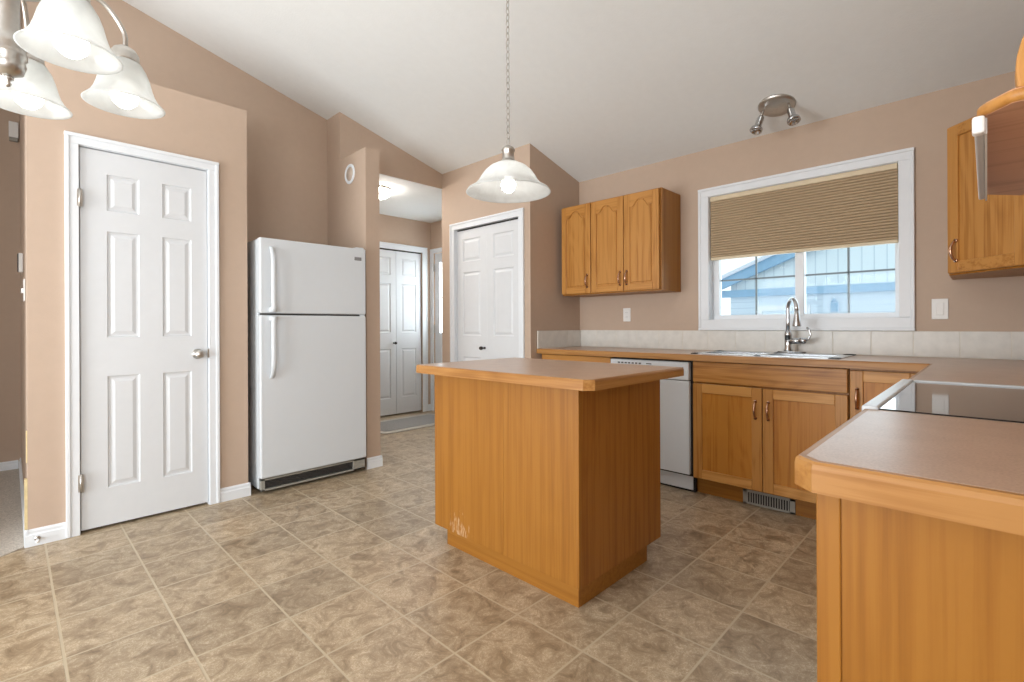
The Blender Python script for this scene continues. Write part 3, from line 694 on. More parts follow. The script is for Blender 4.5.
# toe-kick register
t = thing('floor_register', (FX + .07, 0.945, 0), 'metal air register in the toe kick below the sink cabinet', 'vent')
b = MB(); vx = FX + .068
b.box(vx, 0.80, 0.001, vx + .006, 1.09, 0.014, bev=.002); b.box(vx, 0.80, 0.074, vx + .006, 1.09, 0.092, bev=.002); b.box(vx, 0.80, 0.001, vx + .006, 0.829, 0.092, bev=.002); b.box(vx, 1.066, 0.001, vx + .006, 1.09, 0.092, bev=.002)
part(t, 'frame', b, greygrille)
b = MB()
for i in range(17):
    y = 0.836 + i * 0.0142; b.box(vx + .0015, y - .0028, 0.012, vx + .005, y + .0028, 0.076)
part(t, 'louvre', b, greygrille)
b = MB(); b.box(vx + .004, 0.815, 0.01, vx + .0065, 1.075, 0.08); part(t, 'duct_shadow', b, blackish)  # black sheet painted as the shade behind the louvres

# dishwasher
t = thing('dishwasher', (3.38, 1.69, 0), 'white built-in dishwasher partly hidden by the island', 'dishwasher')
b = MB(); b.box(FX + .02, 1.386, 0.11, 3.66, 1.994, 0.866); part(t, 'body', b, blackish)
b = MB(); b.box(FX - .012, 1.396, 0.125, FX + .022, 1.990, 0.738, bev=.006); part(t, 'door', b, appl_m)
b = MB(); b.box(FX - .018, 1.396, 0.742, FX + .022, 1.990, 0.862, bev=.006)
cp = part(t, 'control_panel', b, appl_m)
b = MB(); b.box(FX - .0195, 1.43, 0.822, FX - .016, 1.955, 0.828); b.box(FX - .0195, 1.66, 0.835, FX - .0175, 1.70, 0.842)
for i in range(7): b.box(FX - .0195, 1.74 + i * .028, 0.833, FX - .0175, 1.758 + i * .028, 0.843)
part(cp, 'button_row', b, darkgrey)
b = MB(); b.box(FX + .045, 1.396, 0.012, FX + .06, 1.990, 0.118, bev=.003); part(t, 'toe_panel', b, appl_m)
b = MB(); b.box(FX + .05, 1.382, 0.0, FX + .08, 1.994, 0.10); part(t, 'toe_shadow', b, blackish)  # black block stands for the shade around the toe panel

# countertops with oak edging
def edged_top(root, outer, oak_sides, z0=0.876, z1=0.915, inset=0.014, hole=None):
    """outer: ccw polygon; oak_sides: indices i of edges (i,i+1) carrying oak edging"""
    n = len(outer); ins = []
    def off_line(i):
        a, c = Vector(outer[i]), Vector(outer[(i + 1) % n]); d = (c - a).normalized(); nrm = Vector((-d.y, d.x))
        return a + nrm * (inset if i in oak_sides else 0), d
    for i in range(n):
        p, d = off_line(i - 1 if i else n - 1); q, e = off_line(i)
        cr = d.x * e.y - d.y * e.x
        s = ((q - p).x * e.y - (q - p).y * e.x) / cr
        ins.append(p + d * s)
    if hole is None:
        b = MB(); b.prism([tuple(p) for p in ins], 'z', z0 + .012, z1); part(root, 'laminate_top', b, lam)
    else: hole(ins)
    b = MB()
    for i in oak_sides:
        j = (i + 1) % n
        tmp = bmesh.new(); o0, o1, i0, i1 = Vector(outer[i]), Vector(outer[j]), ins[i], ins[j]
        prof = [(0.0, z0), (1.0, z0), (1.0, z1 - .0005), (0.35, z1 - .0005), (0.1, z1 - .004), (0.0, z1 - .011)]
        A = [tmp.verts.new(((o0 + (i0 - o0) * u).x, (o0 + (i0 - o0) * u).y, z)) for u, z in prof]
        B = [tmp.verts.new(((o1 + (i1 - o1) * u).x, (o1 + (i1 - o1) * u).y, z)) for u, z in prof]
        for k in range(len(prof)): tmp.faces.new((A[k], B[k], B[(k + 1) % len(prof)], A[(k + 1) % len(prof)]))
        tmp.faces.new(A); tmp.faces.new(B[::-1]); bmesh.ops.recalc_face_normals(tmp, faces=tmp.faces[:])
        d = o1 - o0
        b._merge(tmp, 0 if abs(d.x) > abs(d.y) else 1)
    part(root, 'oak_edge', b, [edge_x, edge_y], 'oak edge band')
t = thing('countertop', (3.4, 1.2, 0.876), 'taupe laminate countertop with oak edge under the window', 'countertop')
SX0, SX1, SY0, SY1 = 3.165, 3.55, 0.60, 1.38     # sink cut-out
def ltop(ins):
    b = MB(); z0, z1 = 0.888, 0.915; xf = 3.079
    b.box(xf, 0.2, z0, SX0, 2.693, z1); b.box(SX0, 0.2, z0, SX1, SY0, z1); b.box(SX0, SY1, z0, SX1, 2.693, z1); b.box(SX1, 0.2, z0, 3.678, 2.693, z1)
    b.box(2.083, -0.445, z0, 3.678, 0.186, z1); b.box(xf, 0.186, z0, 3.678, 0.2, z1)
    part(t, 'laminate_top', b, lam)
edged_top(t, [(2.083, -0.445), (3.678, -0.445), (3.678, 2.693), (3.065, 2.693), (3.065, 0.2), (2.083, 0.2)], [3, 4], hole=ltop)

# sink
t = thing('sink', (3.35, 0.99, 0.915), 'double bowl stainless sink set in the countertop', 'sink')
b = MB(); z = 0.9155
def rim(y0, y1, x0, x1): b.box(x0, y0, z, x1, y1, z + .006, bev=.002)
b2 = [(0.63, 0.975), (1.015, 1.355)]; bx0, bx1 = 3.20, 3.50
rim(0.575, 0.63, 3.14, 3.63); rim(1.355, 1.405, 3.14, 3.63); rim(0.975, 1.015, 3.14, 3.63); rim(0.575, 1.405, 3.14, bx0); rim(0.575, 1.405, bx1, 3.63)
part(t, 'rim', b, steel)
for (y0, y1) in b2:
    b = MB(); zb = 0.74
    b.box(bx0 - .003, y0, zb, bx0, y1, z + .004); b.box(bx1, y0, zb, bx1 + .003, y1, z + .004); b.box(bx0, y0 - .003, zb, bx1, y0, z + .004); b.box(bx0, y1, zb, bx1, y1 + .003, z + .004); b.box(bx0, y0, zb - .003, bx1, y1, zb)
    bw = part(t, 'bowl', b, steel)
    b = MB(); b.lathe(((bx0 + bx1) / 2, (y0 + y1) / 2, zb), [(0, .001), (.03, .001), (.042, .003), (.042, 0), (0, 0)], 24); part(bw, 'drain', b, chrome)

# faucet
fx, fy, fz = 3.56, 0.935, 0.9215
t = thing('faucet', (fx, fy, fz), 'chrome gooseneck pull-down faucet behind the sink', 'faucet')
b = MB(); b.prism([(fx + .03 * math.cos(a), fy - .02 + .085 * math.sin(a)) for a in [2 * PI * k / 28 for k in range(28)]], 'z', fz, fz + .010, 0, .003); part(t, 'base_plate', b, chrome)
b = MB(); b.lathe((fx, fy, fz + .01), [(0, 0), (.026, 0), (.026, .01), (.021, .02), (.021, .10), (.024, .105), (.018, .125), (.0125, .135), (0, .135)], 28); part(t, 'body', b, chrome)
dv = Vector((-.80, -.60, 0)); R_ = 0.062
pts = [Vector((fx, fy, fz + .13)), Vector((fx, fy, fz + .20)), Vector((fx, fy, fz + .285))]
ctr = Vector((fx, fy, fz + .285)) + dv * R_
for k in range(1, 15):
    a = PI - k * (PI * 0.95) / 14; pts.append(ctr + dv * (R_ * math.cos(a)) + Vector((0, 0, R_ * math.sin(a))))
end = pts[-1]
pts.append(end + dv * .004 + Vector((0, 0, -.03)))
b = MB(); b.tube(pts, .0125, 16); part(t, 'spout', b, chrome)
hp = pts[-1]; b = MB()
M = Matrix.Identity(4)
b.lathe(hp + Vector((0, 0, -.092)), [(0, 0), (.024, 0), (.0245, .006), (.019, .04), (.0145, .075), (.0135, .10), (0, .10)], 24); part(t, 'spray_head', b, steel)
b = MB(); hz = fz + .075
b.cyl((fx, fy, hz), (fx - .015, fy - .085, hz + .004), .017, .020); b.lathe((fx - .016, fy - .092, hz + .004), [(0, -.021), (.015, -.015), (.021, 0), (.015, .015), (0, .021)], 20)
lp = Vector((fx - .016, fy - .098, hz + .006))
b.tube([lp, lp + Vector((-.002, -.025, .012)), lp + Vector((-.004, -.036, .04)), lp + Vector((-.004, -.030, .068)), lp + Vector((-.003, -.016, .085))], .006, 10, radii=[.009, .007, .006, .0065, .007]); part(t, 'lever_handle', b, chrome)

# backsplash
b = MB(); z0, z1 = 0.9155, 1.064
b.box(XW - .009, -0.44, z0, XW - .0005, 2.684, z1 - .0005, 1)
yy = 0.307 - .2 * 4
while yy < 2.67:
    a, c = max(yy + .0015, -0.44), min(yy + .1985, 2.685)
    if c > a: b.box(XW - .010, a, z0 + .002, XW - .004, c, z1 - .001, 0, .0015, 1)
    yy += .2
b.box(3.075, 2.686, z0, XW - .009, 2.6945, z1 - .0005, 1); xx = XW - .01
while xx > 3.08:
    b.box(max(xx - .197, 3.077), 2.685, z0 + .002, xx, 2.691, z1 - .001, 0, .0015, 1); xx -= .2
struct('backsplash', b, [tile_m, grout_m], 'low row of pale tiles along the back of the countertop', 'backsplash')

# upper cabinet by the closet
UX = 3.345
t = thing('wall_cabinet', (3.5, 2.2, 1.365), 'oak wall cabinet with three arched doors left of the window', 'cabinet')
b = MB(); b.box(UX + .022, 1.722, 1.365, XW - .001, 2.650, 2.127, bev=.002); part(t, 'body', b, ven_z)
b = MB(); b.box(UX + .02, 1.721, 1.366, UX + .045, 1.7225, 2.126); b.box(UX + .02, 1.7225, 1.3645, UX + .045, 2.649, 1.366); part(t, 'face_frame', b, oak_z)
for (y0, y1, hy) in ((2.346, 2.645, 2.375), (2.036, 2.338, 2.063), (1.735, 2.030, 2.003)):
    dl = part(t, 'door', cathedral_x(y0, y1, 1.375, 2.117, UX), [oak_z, oak_y])
    b = MB(); pull(b, (UX, hy, 1.475)); part(dl, 'handle', b, bronze)
# corner cabinet
t = thing('wall_cabinet', (3.45, -0.2, 1.355), 'oak corner wall cabinet with an angled door right of the window', 'cabinet')
Pa, Pb = Vector((3.365, 0.138)), Vector((3.075, -0.152))
b = MB(); b.prism([(XW - .001, 0.138), tuple(Pa), tuple(Pb), (3.075, -0.448), (XW - .001, -0.448)], 'z', 1.352, 2.112, 0, .002); part(t, 'body', b, ven_z)
# angled door built facing -x then turned 45 degrees
dm = shaker_x(0.0, 0.385, 1.362, 2.102, 0.0, fr=.058)
Lf = (Pb - Pa).length
Rm = Matrix.Rotation(-PI / 4, 4, 'Z')
mid = Vector(((Pa.x + Pb.x) / 2, (Pa.y + Pb.y) / 2, 0)) 
nrm = Vector((-1, 1, 0)).normalized()
Tm = Matrix.Translation(mid + nrm * 0.0205) @ Rm @ Matrix.Translation((0, -0.1925, 0))
dm.bm.transform(Tm)
oak_d = oak('oak_angled_rail_grain', 'y', CD, CM, CL)
dl = part(t, 'door', dm, [oak_z, oak_d, oak_z])
b = MB(); pull(b, (0, 0.385 - .050, 1.472)); b.bm.transform(Tm); part(dl, 'handle', b, bronze)

# ------------------------------------------------------------------ peninsula and range
t = thing('base_cabinet', (1.07, -0.12, 0), 'oak peninsula base cabinet in front of the range', 'cabinet')
b = MB(); b.box(0.835, -0.44, 0.0, 1.338, 0.155, 0.876); part(t, 'body', b, ven_z)
b = MB(); b.box(0.815, -0.44, 0.0, 0.835, 0.150, 0.876); part(t, 'end_panel', b, ven_z)
b = MB(); b.box(0.812, 0.148, 0.0, 0.838, 0.178, 0.876, bev=.002); part(t, 'corner_stile', b, ven_z)
b = MB(); b.box(0.845, 0.156, 0.115, 1.33, 0.176, 0.866, bev=.003); dl = part(t, 'door', b, oak_z)
b = MB(); pull(b, (1.28, 0.176, 0.70), out=(0, 1, 0)); part(dl, 'handle', b, bronze)
t = thing('countertop', (1.06, -0.1, 0.876), 'taupe laminate countertop of the peninsula with a clipped oak corner', 'countertop')
edged_top(t, [(0.775, -0.446), (1.3465, -0.446), (1.3465, 0.203), (0.803, 0.203), (0.775, 0.175)], [2, 3, 4], z0=0.872)

t = thing('range', (1.71, -0.1, 0), 'white electric range with black glass cooktop beyond the peninsula', 'stove')
b = MB(); b.box(1.349, -0.43, 0.0, 2.077, 0.155, 0.899); part(t, 'body', b, appl_m)
b = MB(); X0, X1, Y0, Y1 = 1.3475, 2.080, -0.44, 0.205
b.box(X0, Y1 - .032, 0.900, X1, Y1, 0.922, bev=.005); b.box(X0, Y0, 0.900, X1, Y0 + .05, 0.922, bev=.004); b.box(X0, Y0 + .051, 0.895, X0 + .003, Y1 - .033, 0.9145); b.box(X1 - .022, Y0 + .051, 0.900, X1, Y1 - .033, 0.922, bev=.004)
part(t, 'cooktop_frame', b, appl_m)
b = MB(); b.box(X0 + .004, Y0 + .049, 0.903, X1 - .021, Y1 - .030, 0.9175); part(t, 'glass_top', b, glass_top_m)
b = MB(); b.box(1.36, 0.156, 0.20, 2.065, 0.19, 0.86, bev=.006); od = part(t, 'oven_door', b, appl_m)
b = MB(); b.tube([(1.42, 0.19, .79), (1.42, .235, .80), (2.0, .235, .80), (2.0, .19, .79)], .011, 10); part(od, 'handle', b, appl_m)

# wall cabinet over the peninsula: its bottom board with a clipped rounded edge, a strip light below
t = thing('wall_cabinet', (1.08, -0.2, 1.36), 'oak wall cabinet over the peninsula with rounded bottom board and curved end', 'cabinet')
b = MB(); b.box(0.835, -0.448, 1.376, 1.40, -0.13, 2.10, bev=.002); part(t, 'body', b, ven_z)
b = MB(); b.box(0.84, -0.129, 1.385, 1.395, -0.110, 2.09, bev=.003); dl = part(t, 'door', b, oak_z)
b = MB(); pull(b, (1.35, -0.110, 1.48), out=(0, 1, 0)); part(dl, 'handle', b, bronze)
b = MB(); b.prism([(0.808, -0.448), (0.808, -0.022), (0.835, 0.0), (1.345, 0.0), (1.40, -0.048), (1.40, -0.448)], 'z', 1.360, 1.376); part(t, 'bottom_board', b, ven_shaded, 'oak underside with its shaded brown put into the colour')
b = MB(); b.tube([(1.345, 0.001, 1.3675), (0.838, 0.001, 1.3675), (0.834, -.001, 1.3675), (0.810, -0.0215, 1.3675), (0.808, -0.026, 1.3675), (0.808, -0.448, 1.3675)], .0072, 14); part(t, 'oak_moulding', b, oak_x)
b = MB()
crv = [(-.026, 1.3755), (-.0245, 1.395), (-.0255, 1.412), (-.029, 1.428), (-.034, 1.442), (-.045, 1.468), (-.062, 1.50), (-.085, 1.54), (-.105, 1.59), (-.112, 1.65), (-.112, 2.10)]
b.prism([(-.448, 1.3755)] + crv + [(-.448, 2.10)], 'x', 0.806, 0.8345, 0, .003); part(t, 'curved_end', b, oak_z)
t = thing('strip_light', (1.09, 0.008, 1.345), 'slim white and grey light strip along the bottom board over the peninsula', 'strip light')
b = MB(); b.box(0.842, 0.0015, 1.341, 1.29, 0.0105, 1.3585, bev=.002); part(t, 'lens', b, hood_grey, 'grey lens')
b = MB(); b.box(0.826, 0.0005, 1.338, 0.842, 0.0125, 1.3595, bev=.003); part(t, 'end_cap', b, plast_m)
b = MB(); b.box(0.842, -0.0012, 1.340, 1.30, 0.0014, 1.3595); part(t, 'back_plate', b, plast_m)

# ------------------------------------------------------------------ island
t = thing('kitchen_island', (1.83, 1.57, 0), 'oak kitchen island with overhanging taupe top', 'kitchen island')
IX0, IX1, IY0, IY1 = 1.508, 2.155, 1.115, 2.015
b = MB(); b.box(IX0 + .006, IY0 + .006, 0.10, IX1, IY1, 0.876); part(t, 'body', b, ven_z)
b = MB(); b.box(IX0, IY0 + .004, 0.10, IX0 + .007, 1.521, 0.876); b.box(IX0, 1.5225, 0.10, IX0 + .007, IY1, 0.876); part(t, 'long_panel', b, ven_isl, 'scuffed oak panel')
b = MB(); b.box(IX0 + .012, IY0, 0.10, IX1, IY0 + .007, 0.876); part(t, 'end_panel', b, oak('oak_veneer_end', 'z', srgb(124, 74, 24), srgb(148, 93, 34), srgb(158, 104, 42), .4, .35))
b = MB(); b.box(IX0 - .001, IY0 - .001, 0.10, IX0 + .014, IY0 + .012, 0.876, bev=.002); part(t, 'corner_strip', b, ven_z)
b = MB(); b.box(IX0 + .042, IY0 + .034, 0.0, IX1 - .07, IY1 - .045, 0.10); part(t, 'plinth', b, ven_y)
c_ = .03; ox0, ox1, oy0, oy1 = 1.40, 2.13, 0.985, 2.05
edged_top(t, [(ox0 + c_, oy0), (ox1, oy0), (ox1, oy1), (ox0 + c_, oy1), (ox0, oy1 - c_), (ox0, oy0 + c_)], [0, 1, 2, 3, 4, 5])

# ------------------------------------------------------------------ fridge
t = thing('refrigerator', (1.525, 3.75, 0), 'white top-freezer refrigerator in the alcove', 'refrigerator')
b = MB(); b.box(1.146, 3.462, 0.03, 1.900, 4.02, 1.690, bev=.006); part(t, 'cabinet_body', b, appl_m)
b = MB(); b.box(1.142, 3.400, 1.196, 1.902, 3.460, 1.694, bev=.010, seg=3); fd = part(t, 'freezer_door', b, appl_m)
b = MB(); b.box(1.142, 3.400, 0.108, 1.902, 3.460, 1.184, bev=.010, seg=3); rd = part(t, 'fridge_door', b, appl_m)
b = MB(); b.box(1.16, 3.425, 1.18, 1.89, 3.465, 1.20); part(t, 'door_gasket', b, darkgrey)
def fridge_handle(z0, z1, flip):
    b = MB(); x = 1.212; n = 20; pts = []; ym = 3.345
    prof = []
    for i in range(n + 1):
        s = i / n; z = z0 + (z1 - z0) * s
        k = (1 - s) if flip else s      # k=1: the tapering end
        y = 3.352 if k < .72 else 3.352 + .048 * ((k - .72) / .28) ** 2
        prof.append((y, z, .017 if k < .8 else .017 - .006 * (k - .8) / .2))
    tb = bmesh.new(); rings = []
    for y, z, hw in prof:
        rings.append([tb.verts.new((x + a * hw, y + c * .011, z)) for a, c in ((-1, 0), (-.75, -.8), (0, -1), (.75, -.8), (1, 0), (.7, .9), (-.7, .9))])
    for r_, q in zip(rings, rings[1:]):
        for k in range(7): tb.faces.new((r_[k], q[k], q[(k + 1) % 7], r_[(k + 1) % 7]))
    tb.faces.new(rings[0]); tb.faces.new(rings[-1][::-1]); bmesh.ops.recalc_face_normals(tb, faces=tb.faces[:])
    for f in tb.faces: f.smooth = True
    b._merge(tb, 0)
    zz = z1 if flip else z0
    b.box(x - .014, 3.352, zz - (.03 if flip else 0), x + .014, 3.402, zz + (0 if flip else .03), bev=.004)
    return b
part(fd, 'handle', fridge_handle(1.205, 1.635, False), appl_m)
part(rd, 'handle', fridge_handle(0.765, 1.176, True), appl_m)
b = MB(); b.box(1.808, 3.3965, 1.603, 1.864, 3.402, 1.628, bev=.002); part(fd, 'badge', b, badge_m, 'small grey badge')
b = MB(); b.box(1.860, 3.41, 1.178, 1.895, 3.47, 1.203); part(t, 'hinge_cap', b, appl_m)
b = MB(); b.box(1.83, 3.42, 1.692, 1.895, 3.50, 1.706, bev=.003); part(t, 'hinge_cap', b, appl_m)
b = MB(); b.box(1.150, 3.418, 0.022, 1.896, 3.45, 0.034, bev=.002); b.box(1.150, 3.418, 0.090, 1.896, 3.45, 0.102, bev=.002); b.box(1.150, 3.418, 0.022, 1.175, 3.45, 0.102, bev=.002); b.box(1.80, 3.418, 0.022, 1.896, 3.45, 0.102, bev=.002)
gb = part(t, 'toe_grille', b, greygrille)
b = MB()
for i in range(5): b.box(1.17, 3.424, 0.040 + i * .010, 1.81, 3.44, 0.0445 + i * .010)
part(gb, 'slats', b, darkgrey)
b = MB(); b.box(1.16, 3.44, 0.028, 1.89, 3.462, 0.10); part(gb, 'recess_shadow', b, blackish)  # solid black in place of the shade behind the slats
for (x, y) in ((1.2, 3.5), (1.85, 3.5), (1.2, 3.98), (1.85, 3.98)):
    b = MB(); b.cyl((x, y, 0), (x, y, 0.035), .02); part(t, 'foot', b, blackish)

# ------------------------------------------------------------------ lights
# pendant over the island
pc = Vector((1.626, 1.599, 0))
t = thing('pendant_light', (pc.x, pc.y, 1.727), 'white bell glass pendant hanging on a chain over the island', 'pendant lamp')
prof = [(.197, 1.727), (.190, 1.738), (.175, 1.746), (.158, 1.758), (.142, 1.775), (.128, 1.798), (.110, 1.824), (.085, 1.846), (.058, 1.860), (.030, 1.866)]
inner = [(r - .004 if r < .19 else r - .003, z - .003 if r < .19 else z - .001) for r, z in prof][::-1]
b = MB(); b.lathe(pc, prof + inner, 64, closed=True); part(t, 'shade', b, shade_m)
b = MB(); b.lathe(pc, [(0, 1.872), (.036, 1.872), (.036, 1.862), (.028, 1.885), (.027, 1.915), (.032, 1.922), (.026, 1.936), (.010, 1.946), (0, 1.948)], 28); b.cyl((pc.x, pc.y, 1.80), (pc.x, pc.y, 1.87), .018); part(t, 'socket_cap', b, nickel)
b = MB(); b.lathe((pc.x, pc.y, 1.762), [(0, -.036), (.016, -.032), (.029, -.019), (.034, 0), (.031, .016), (.02, .032), (.015, .045), (0, .046)], 24); part(t, 'bulb', b, pbulb_m)
ztop = zc(pc.x) - .02
b = MB(); z = 1.945; k = 0; Ll, Wl = .036, .0085
while z < ztop:
    pts = []
    for i in range(14):
        a = 2 * PI * i / 14
        u, v = Wl * math.cos(a), (Ll / 2) * math.sin(a)
        pts.append((pc.x + (u if k % 2 else 0), pc.y + (0 if k % 2 else u), z + Ll / 2 + v))
    b.tube(pts, .0022, 6, closed=True); z += Ll - .007; k += 1
part(t, 'chain', b, nickel)
b = MB(); b.lathe((pc.x, pc.y, zc(pc.x) - .035), [(0, 0), (.02, .002), (.055, .015), (.06, .05), (0, .05)], 28); part(t, 'canopy', b, nickel)

# chandelier
cc = Vector((0.000, 1.575, 0))
t = thing('chandelier', (cc.x, cc.y, 1.64), 'brushed nickel chandelier with bell glass shades in the dining corner', 'chandelier')
b = MB(); b.lathe(cc, [(0, 1.67), (.010, 1.671), (.026, 1.68), (.031, 1.698), (.029, 1.708), (.033, 1.714), (.033, 1.724), (.030, 1.73), (.033, 1.738), (.026, 1.753), (.021, 1.768), (.019, 1.988), (.028, 2.0), (.02, 2.03), (.008, 2.06), (0, 2.06)], 32); part(t, 'column', b, nickel)
b = MB(); b.lathe(cc, [(0, 1.646), (.004, 1.648), (.0065, 1.654), (.004, 1.66), (.010, 1.664), (.010, 1.67), (0, 1.672)], 20); part(t, 'finial', b, nickel)
b = MB(); b.cyl((cc.x, cc.y, 2.05), (cc.x, cc.y, zc(cc.x) - .02), .006); part(t, 'stem', b, nickel)
b = MB(); b.lathe((cc.x, cc.y, zc(cc.x) - .05), [(0, 0), (.02, .002), (.06, .02), (.065, .06), (0, .06)], 28); part(t, 'canopy', b, nickel)
sp = [(.0863, 1.683), (.080, 1.6895), (.0715, 1.699), (.064, 1.713), (.0585, 1.73), (.053, 1.753), (.046, 1.773), (.036, 1.791), (.028, 1.8)]
si = [(r - .003, z - .002 if i else z - .0005) for i, (r, z) in enumerate(sp)][::-1]
RA = .214
for k in range(5):
    a = math.radians(8 + 72 * k); dr = Vector((math.cos(a), math.sin(a), 0)); p = cc + dr * RA
    pts = []
    ctrl = [(RA, 1.823), (RA, 1.868), (.185, 1.913), (.15, 1.933), (.11, 1.923), (.075, 1.893), (.045, 1.868), (.018, 1.858)]
    # catmull-rom through the control points
    for i in range(len(ctrl) - 1):
        q = [ctrl[max(i - 1, 0)], ctrl[i], ctrl[i + 1], ctrl[min(i + 2, len(ctrl) - 1)]]
        for s in range(4):
            u = s / 4
            f = lambda n: .5 * ((2 * q[1][n]) + (-q[0][n] + q[2][n]) * u + (2 * q[0][n] - 5 * q[1][n] + 4 * q[2][n] - q[3][n]) * u * u + (-q[0][n] + 3 * q[1][n] - 3 * q[2][n] + q[3][n]) * u ** 3)
            pts.append(cc + dr * f(0) + Vector((0, 0, f(1))))
    pts.append(cc + dr * ctrl[-1][0] + Vector((0, 0, ctrl[-1][1])))
    b = MB(); b.tube(pts, .0055, 10); ar = part(t, 'arm', b, nickel)
    b = MB(); b.lathe(p, [(0, 1.834), (.012, 1.834), (.024, 1.826), (.031, 1.814), (.031, 1.8), (.034, 1.794), (.031, 1.791), (0, 1.791)], 24); b.cyl(p + Vector((0, 0, 1.743)), p + Vector((0, 0, 1.793)), .015); part(ar, 'socket_cap', b, nickel)
    b = MB(); b.lathe(p, sp + si, 48, closed=True); part(t, 'shade', b, shade_m)
    b = MB(); b.lathe(p + Vector((0, 0, 1.706)), [(0, -.031), (.014, -.028), (.026, -.016), (.0305, 0), (.028, .014), (.018, .028), (.013, .04), (0, .041)], 24); part(t, 'bulb', b, bulb_m)

# ceiling spotlight
sx, sy = 3.408, 0.955; sz = zc(sx)
nv = Vector((-0.268, 0, -1)).normalized()
t = thing('ceiling_spotlight', (sx, sy, sz), 'nickel twin-head spotlight on the sloped ceiling above the sink', 'spotlight')
M = nv.to_track_quat('Z', 'Y').to_matrix().to_4x4()
b = MB(); b.lathe((sx, sy, sz), [(0, -.002), (.107, -.002), (.107, .006), (.095, .018), (.03, .024), (.008, .026), (0, .028)], 40, 0, M); part(t, 'canopy', b, nickel)
for (y0, y1, x1) in ((1.030, 1.062, 3.34), (0.885, 0.838, 3.345)):
    top = Vector((sx - .012, y0, sz - .01)); jn = Vector((sx - .022, y0 + (y1 - y0) * .25, sz - .055)); tip = Vector((x1, y1, sz - .165))
    b = MB(); b.tube([top, top.lerp(jn, .6), jn], .007, 10); b.lathe(jn, [(0, -.011), (.009, -.007), (.011, 0), (.009, .007), (0, .011)], 14)
    ar = part(t, 'arm', b, nickel)
    d = (tip - jn).normalized(); Mh = d.to_track_quat('Z', 'Y').to_matrix().to_4x4()
    b = MB(); b.lathe(jn + d * .004, [(0, 0), (.018, .002), (.021, .012), (.021, .070), (.026, .082), (.036, .088), (.038, .104), (.034, .108), (.030, .106), (.024, .094), (0, .092)], 24, 0, Mh); hd = part(ar, 'lamp_head', b, chrome)

# hall flush light
hx, hy = 2.52, 4.30
t = thing('hall_ceiling_light', (hx, hy, 2.468), 'flush dome light with nickel ring on the hall ceiling', 'ceiling light')
b = MB(); b.lathe((hx, hy, 2.468), [(0, 0), (.142, 0), (.147, -.008), (.140, -.026), (.13, -.03), (0, -.03)], 40); part(t, 'ring', b, nickel)
b = MB(); b.lathe((hx, hy, 2.434), [(.138, 0), (.134, -.03), (.105, -.05), (.06, -.068), (0, -.075)], 36); part(t, 'glass_dome', b, dome_m)

# ------------------------------------------------------------------ small wall things
def plate_x(name, y, z, w, h, label, cat, kindp):
    t = thing(name, (XW, y, z), label, cat)
    b = MB(); b.box(XW - .006, y - w / 2, z - h / 2, XW - .0005, y + w / 2, z + h / 2, bev=.003); part(t, 'cover_plate', b, plast_m)
    b = MB()
    if kindp == 'rocker': b.box(XW - .0095, y - .017, z - .034, XW - .005, y + .017, z + .034, bev=.002)
    else:
        b.box(XW - .0085, y - .017, z - .034, XW - .005, y + .017, z + .034, bev=.002)
        for dz in (-.019, .019):
            for dy in (-.006, .006): b.box(XW - .0088, y + dy - .001, z + dz - .004, XW - .008, y + dy + .001, z + dz + .004, 1)
    part(t, 'rocker' if kindp == 'rocker' else 'socket', b, [plast_m, darkgrey])
plate_x('light_switch', 0.190, 1.190, 0.072, 0.116, 'white rocker switch on the wall between window and corner cabinet', 'light switch', 'rocker')
plate_x('wall_outlet', 2.204, 1.195, 0.070, 0.114, 'white outlet on the wall under the three-door cabinet', 'outlet', 'outlet')
# round vent on the stub wall
t = thing('round_wall_vent', (1.93, 3.694, 2.34), 'round white cover high on the stub wall over the fridge', 'vent cover')
M = Vector((-1, 0, 0)).to_track_quat('Z', 'Y').to_matrix().to_4x4()
b = MB(); b.lathe((1.9295, 3.694, 2.34), [(.055, .004), (.062, .010), (.074, .010), (.080, .004), (.080, 0), (.055, 0)], 40, 0, M, closed=True); part(t, 'rim', b, trim_m)
b = MB(); b.lathe((1.9295, 3.694, 2.34), [(0, .006), (.056, .005), (.056, 0)], 36, 0, M); part(t, 'center_disc', b, plain('painted_disc', srgb(196, 180, 166), .5))
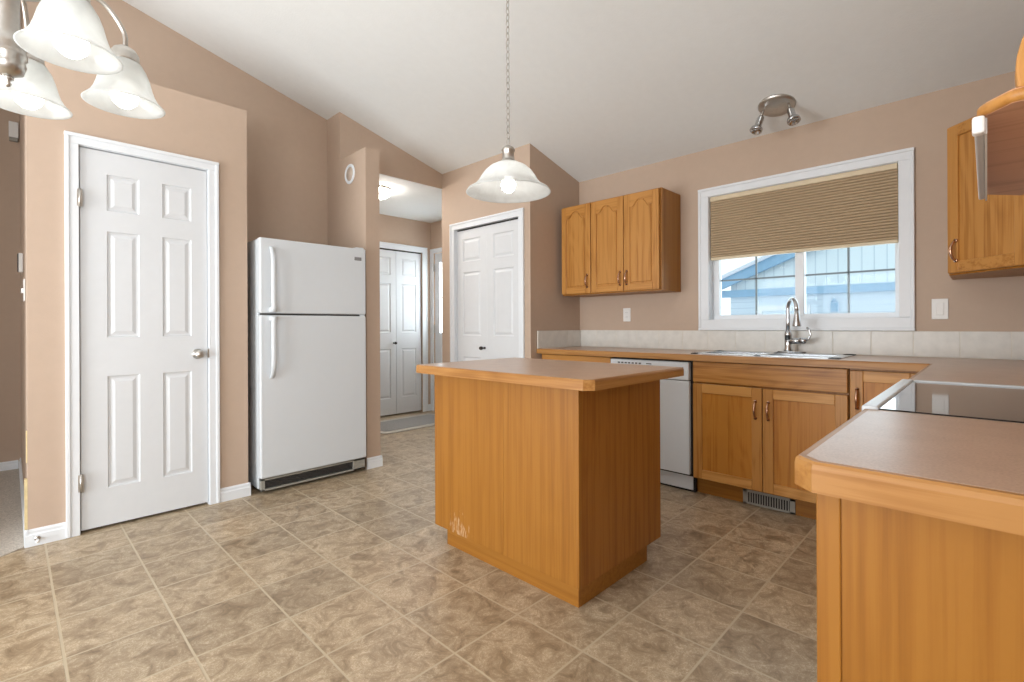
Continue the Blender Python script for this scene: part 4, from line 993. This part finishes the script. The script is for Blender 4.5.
# living room side things
t = thing('door_chime', (0.03, 5.46, 2.56), 'white rectangular chime box high on the far living room wall', 'door chime')
b = MB(); b.box(0.004, 5.42, 2.59, 0.058, 5.4595, 2.71, bev=.004); part(t, 'cover', b, plast_m)
b = MB(); b.box(0.007, 5.425, 2.562, 0.055, 5.4595, 2.59, bev=.003); part(t, 'base', b, greygrille)
t = thing('thermostat', (0.05, 4.36, 1.5), 'small thermostat with dark edge on the pantry side wall', 'thermostat')
b = MB(); b.box(0.044, 4.33, 1.455, 0.0635, 4.40, 1.575, bev=.003); part(t, 'case', b, plast_m)
b = MB(); b.box(0.038, 4.335, 1.46, 0.045, 4.395, 1.57, bev=.002); part(t, 'dial_face', b, darkgrey)
t = thing('light_switch', (0.05, 3.86, 1.32), 'white switch plate on the side of the pantry wall below the thermostat', 'light switch')
b = MB(); b.box(0.057, 3.78, 1.255, 0.0635, 3.90, 1.375, bev=.002); part(t, 'cover_plate', b, plast_m)
for y in (3.815, 3.865):
    b = MB(); b.box(0.048, y - .006, 1.30, 0.058, y + .006, 1.325, bev=.002); part(t, 'toggle', b, plast_m)
# doorstop
t = thing('door_stop', (0.1, 3.467, 0.04), 'small metal door stop screwed to the pantry baseboard', 'door stop')
b = MB(); b.cyl((0.098, 3.468, 0.036), (0.098, 3.464, 0.036), .012); b.cyl((0.098, 3.464, 0.036), (0.098, 3.425, 0.036), .005); part(t, 'stem', b, nickel)
b = MB(); b.cyl((0.098, 3.425, 0.036), (0.098, 3.413, 0.036), .009); part(t, 'rubber_tip', b, plast_m)
# entry mat
t = thing('entry_mat', (3.1, 4.72, 0), 'grey mat with pale border on the hall floor', 'floor mat')
def rr(x0, x1, y0, y1, r, n=5):
    o = []
    for cx_, cy_, a0 in ((x1 - r, y1 - r, 0), (x0 + r, y1 - r, PI / 2), (x0 + r, y0 + r, PI), (x1 - r, y0 + r, 1.5 * PI)):
        for i in range(n + 1): o.append((cx_ + r * math.cos(a0 + PI / 2 * i / n), cy_ + r * math.sin(a0 + PI / 2 * i / n)))
    return o
b = MB(); b.prism(rr(2.66, 3.72, 4.40, 5.06, .06), 'z', 0.0005, 0.008); part(t, 'border', b, mat_edge)
b = MB(); b.prism(rr(2.73, 3.65, 4.50, 4.98, .03), 'z', 0.008, 0.011); part(t, 'weave', b, mat_grey)
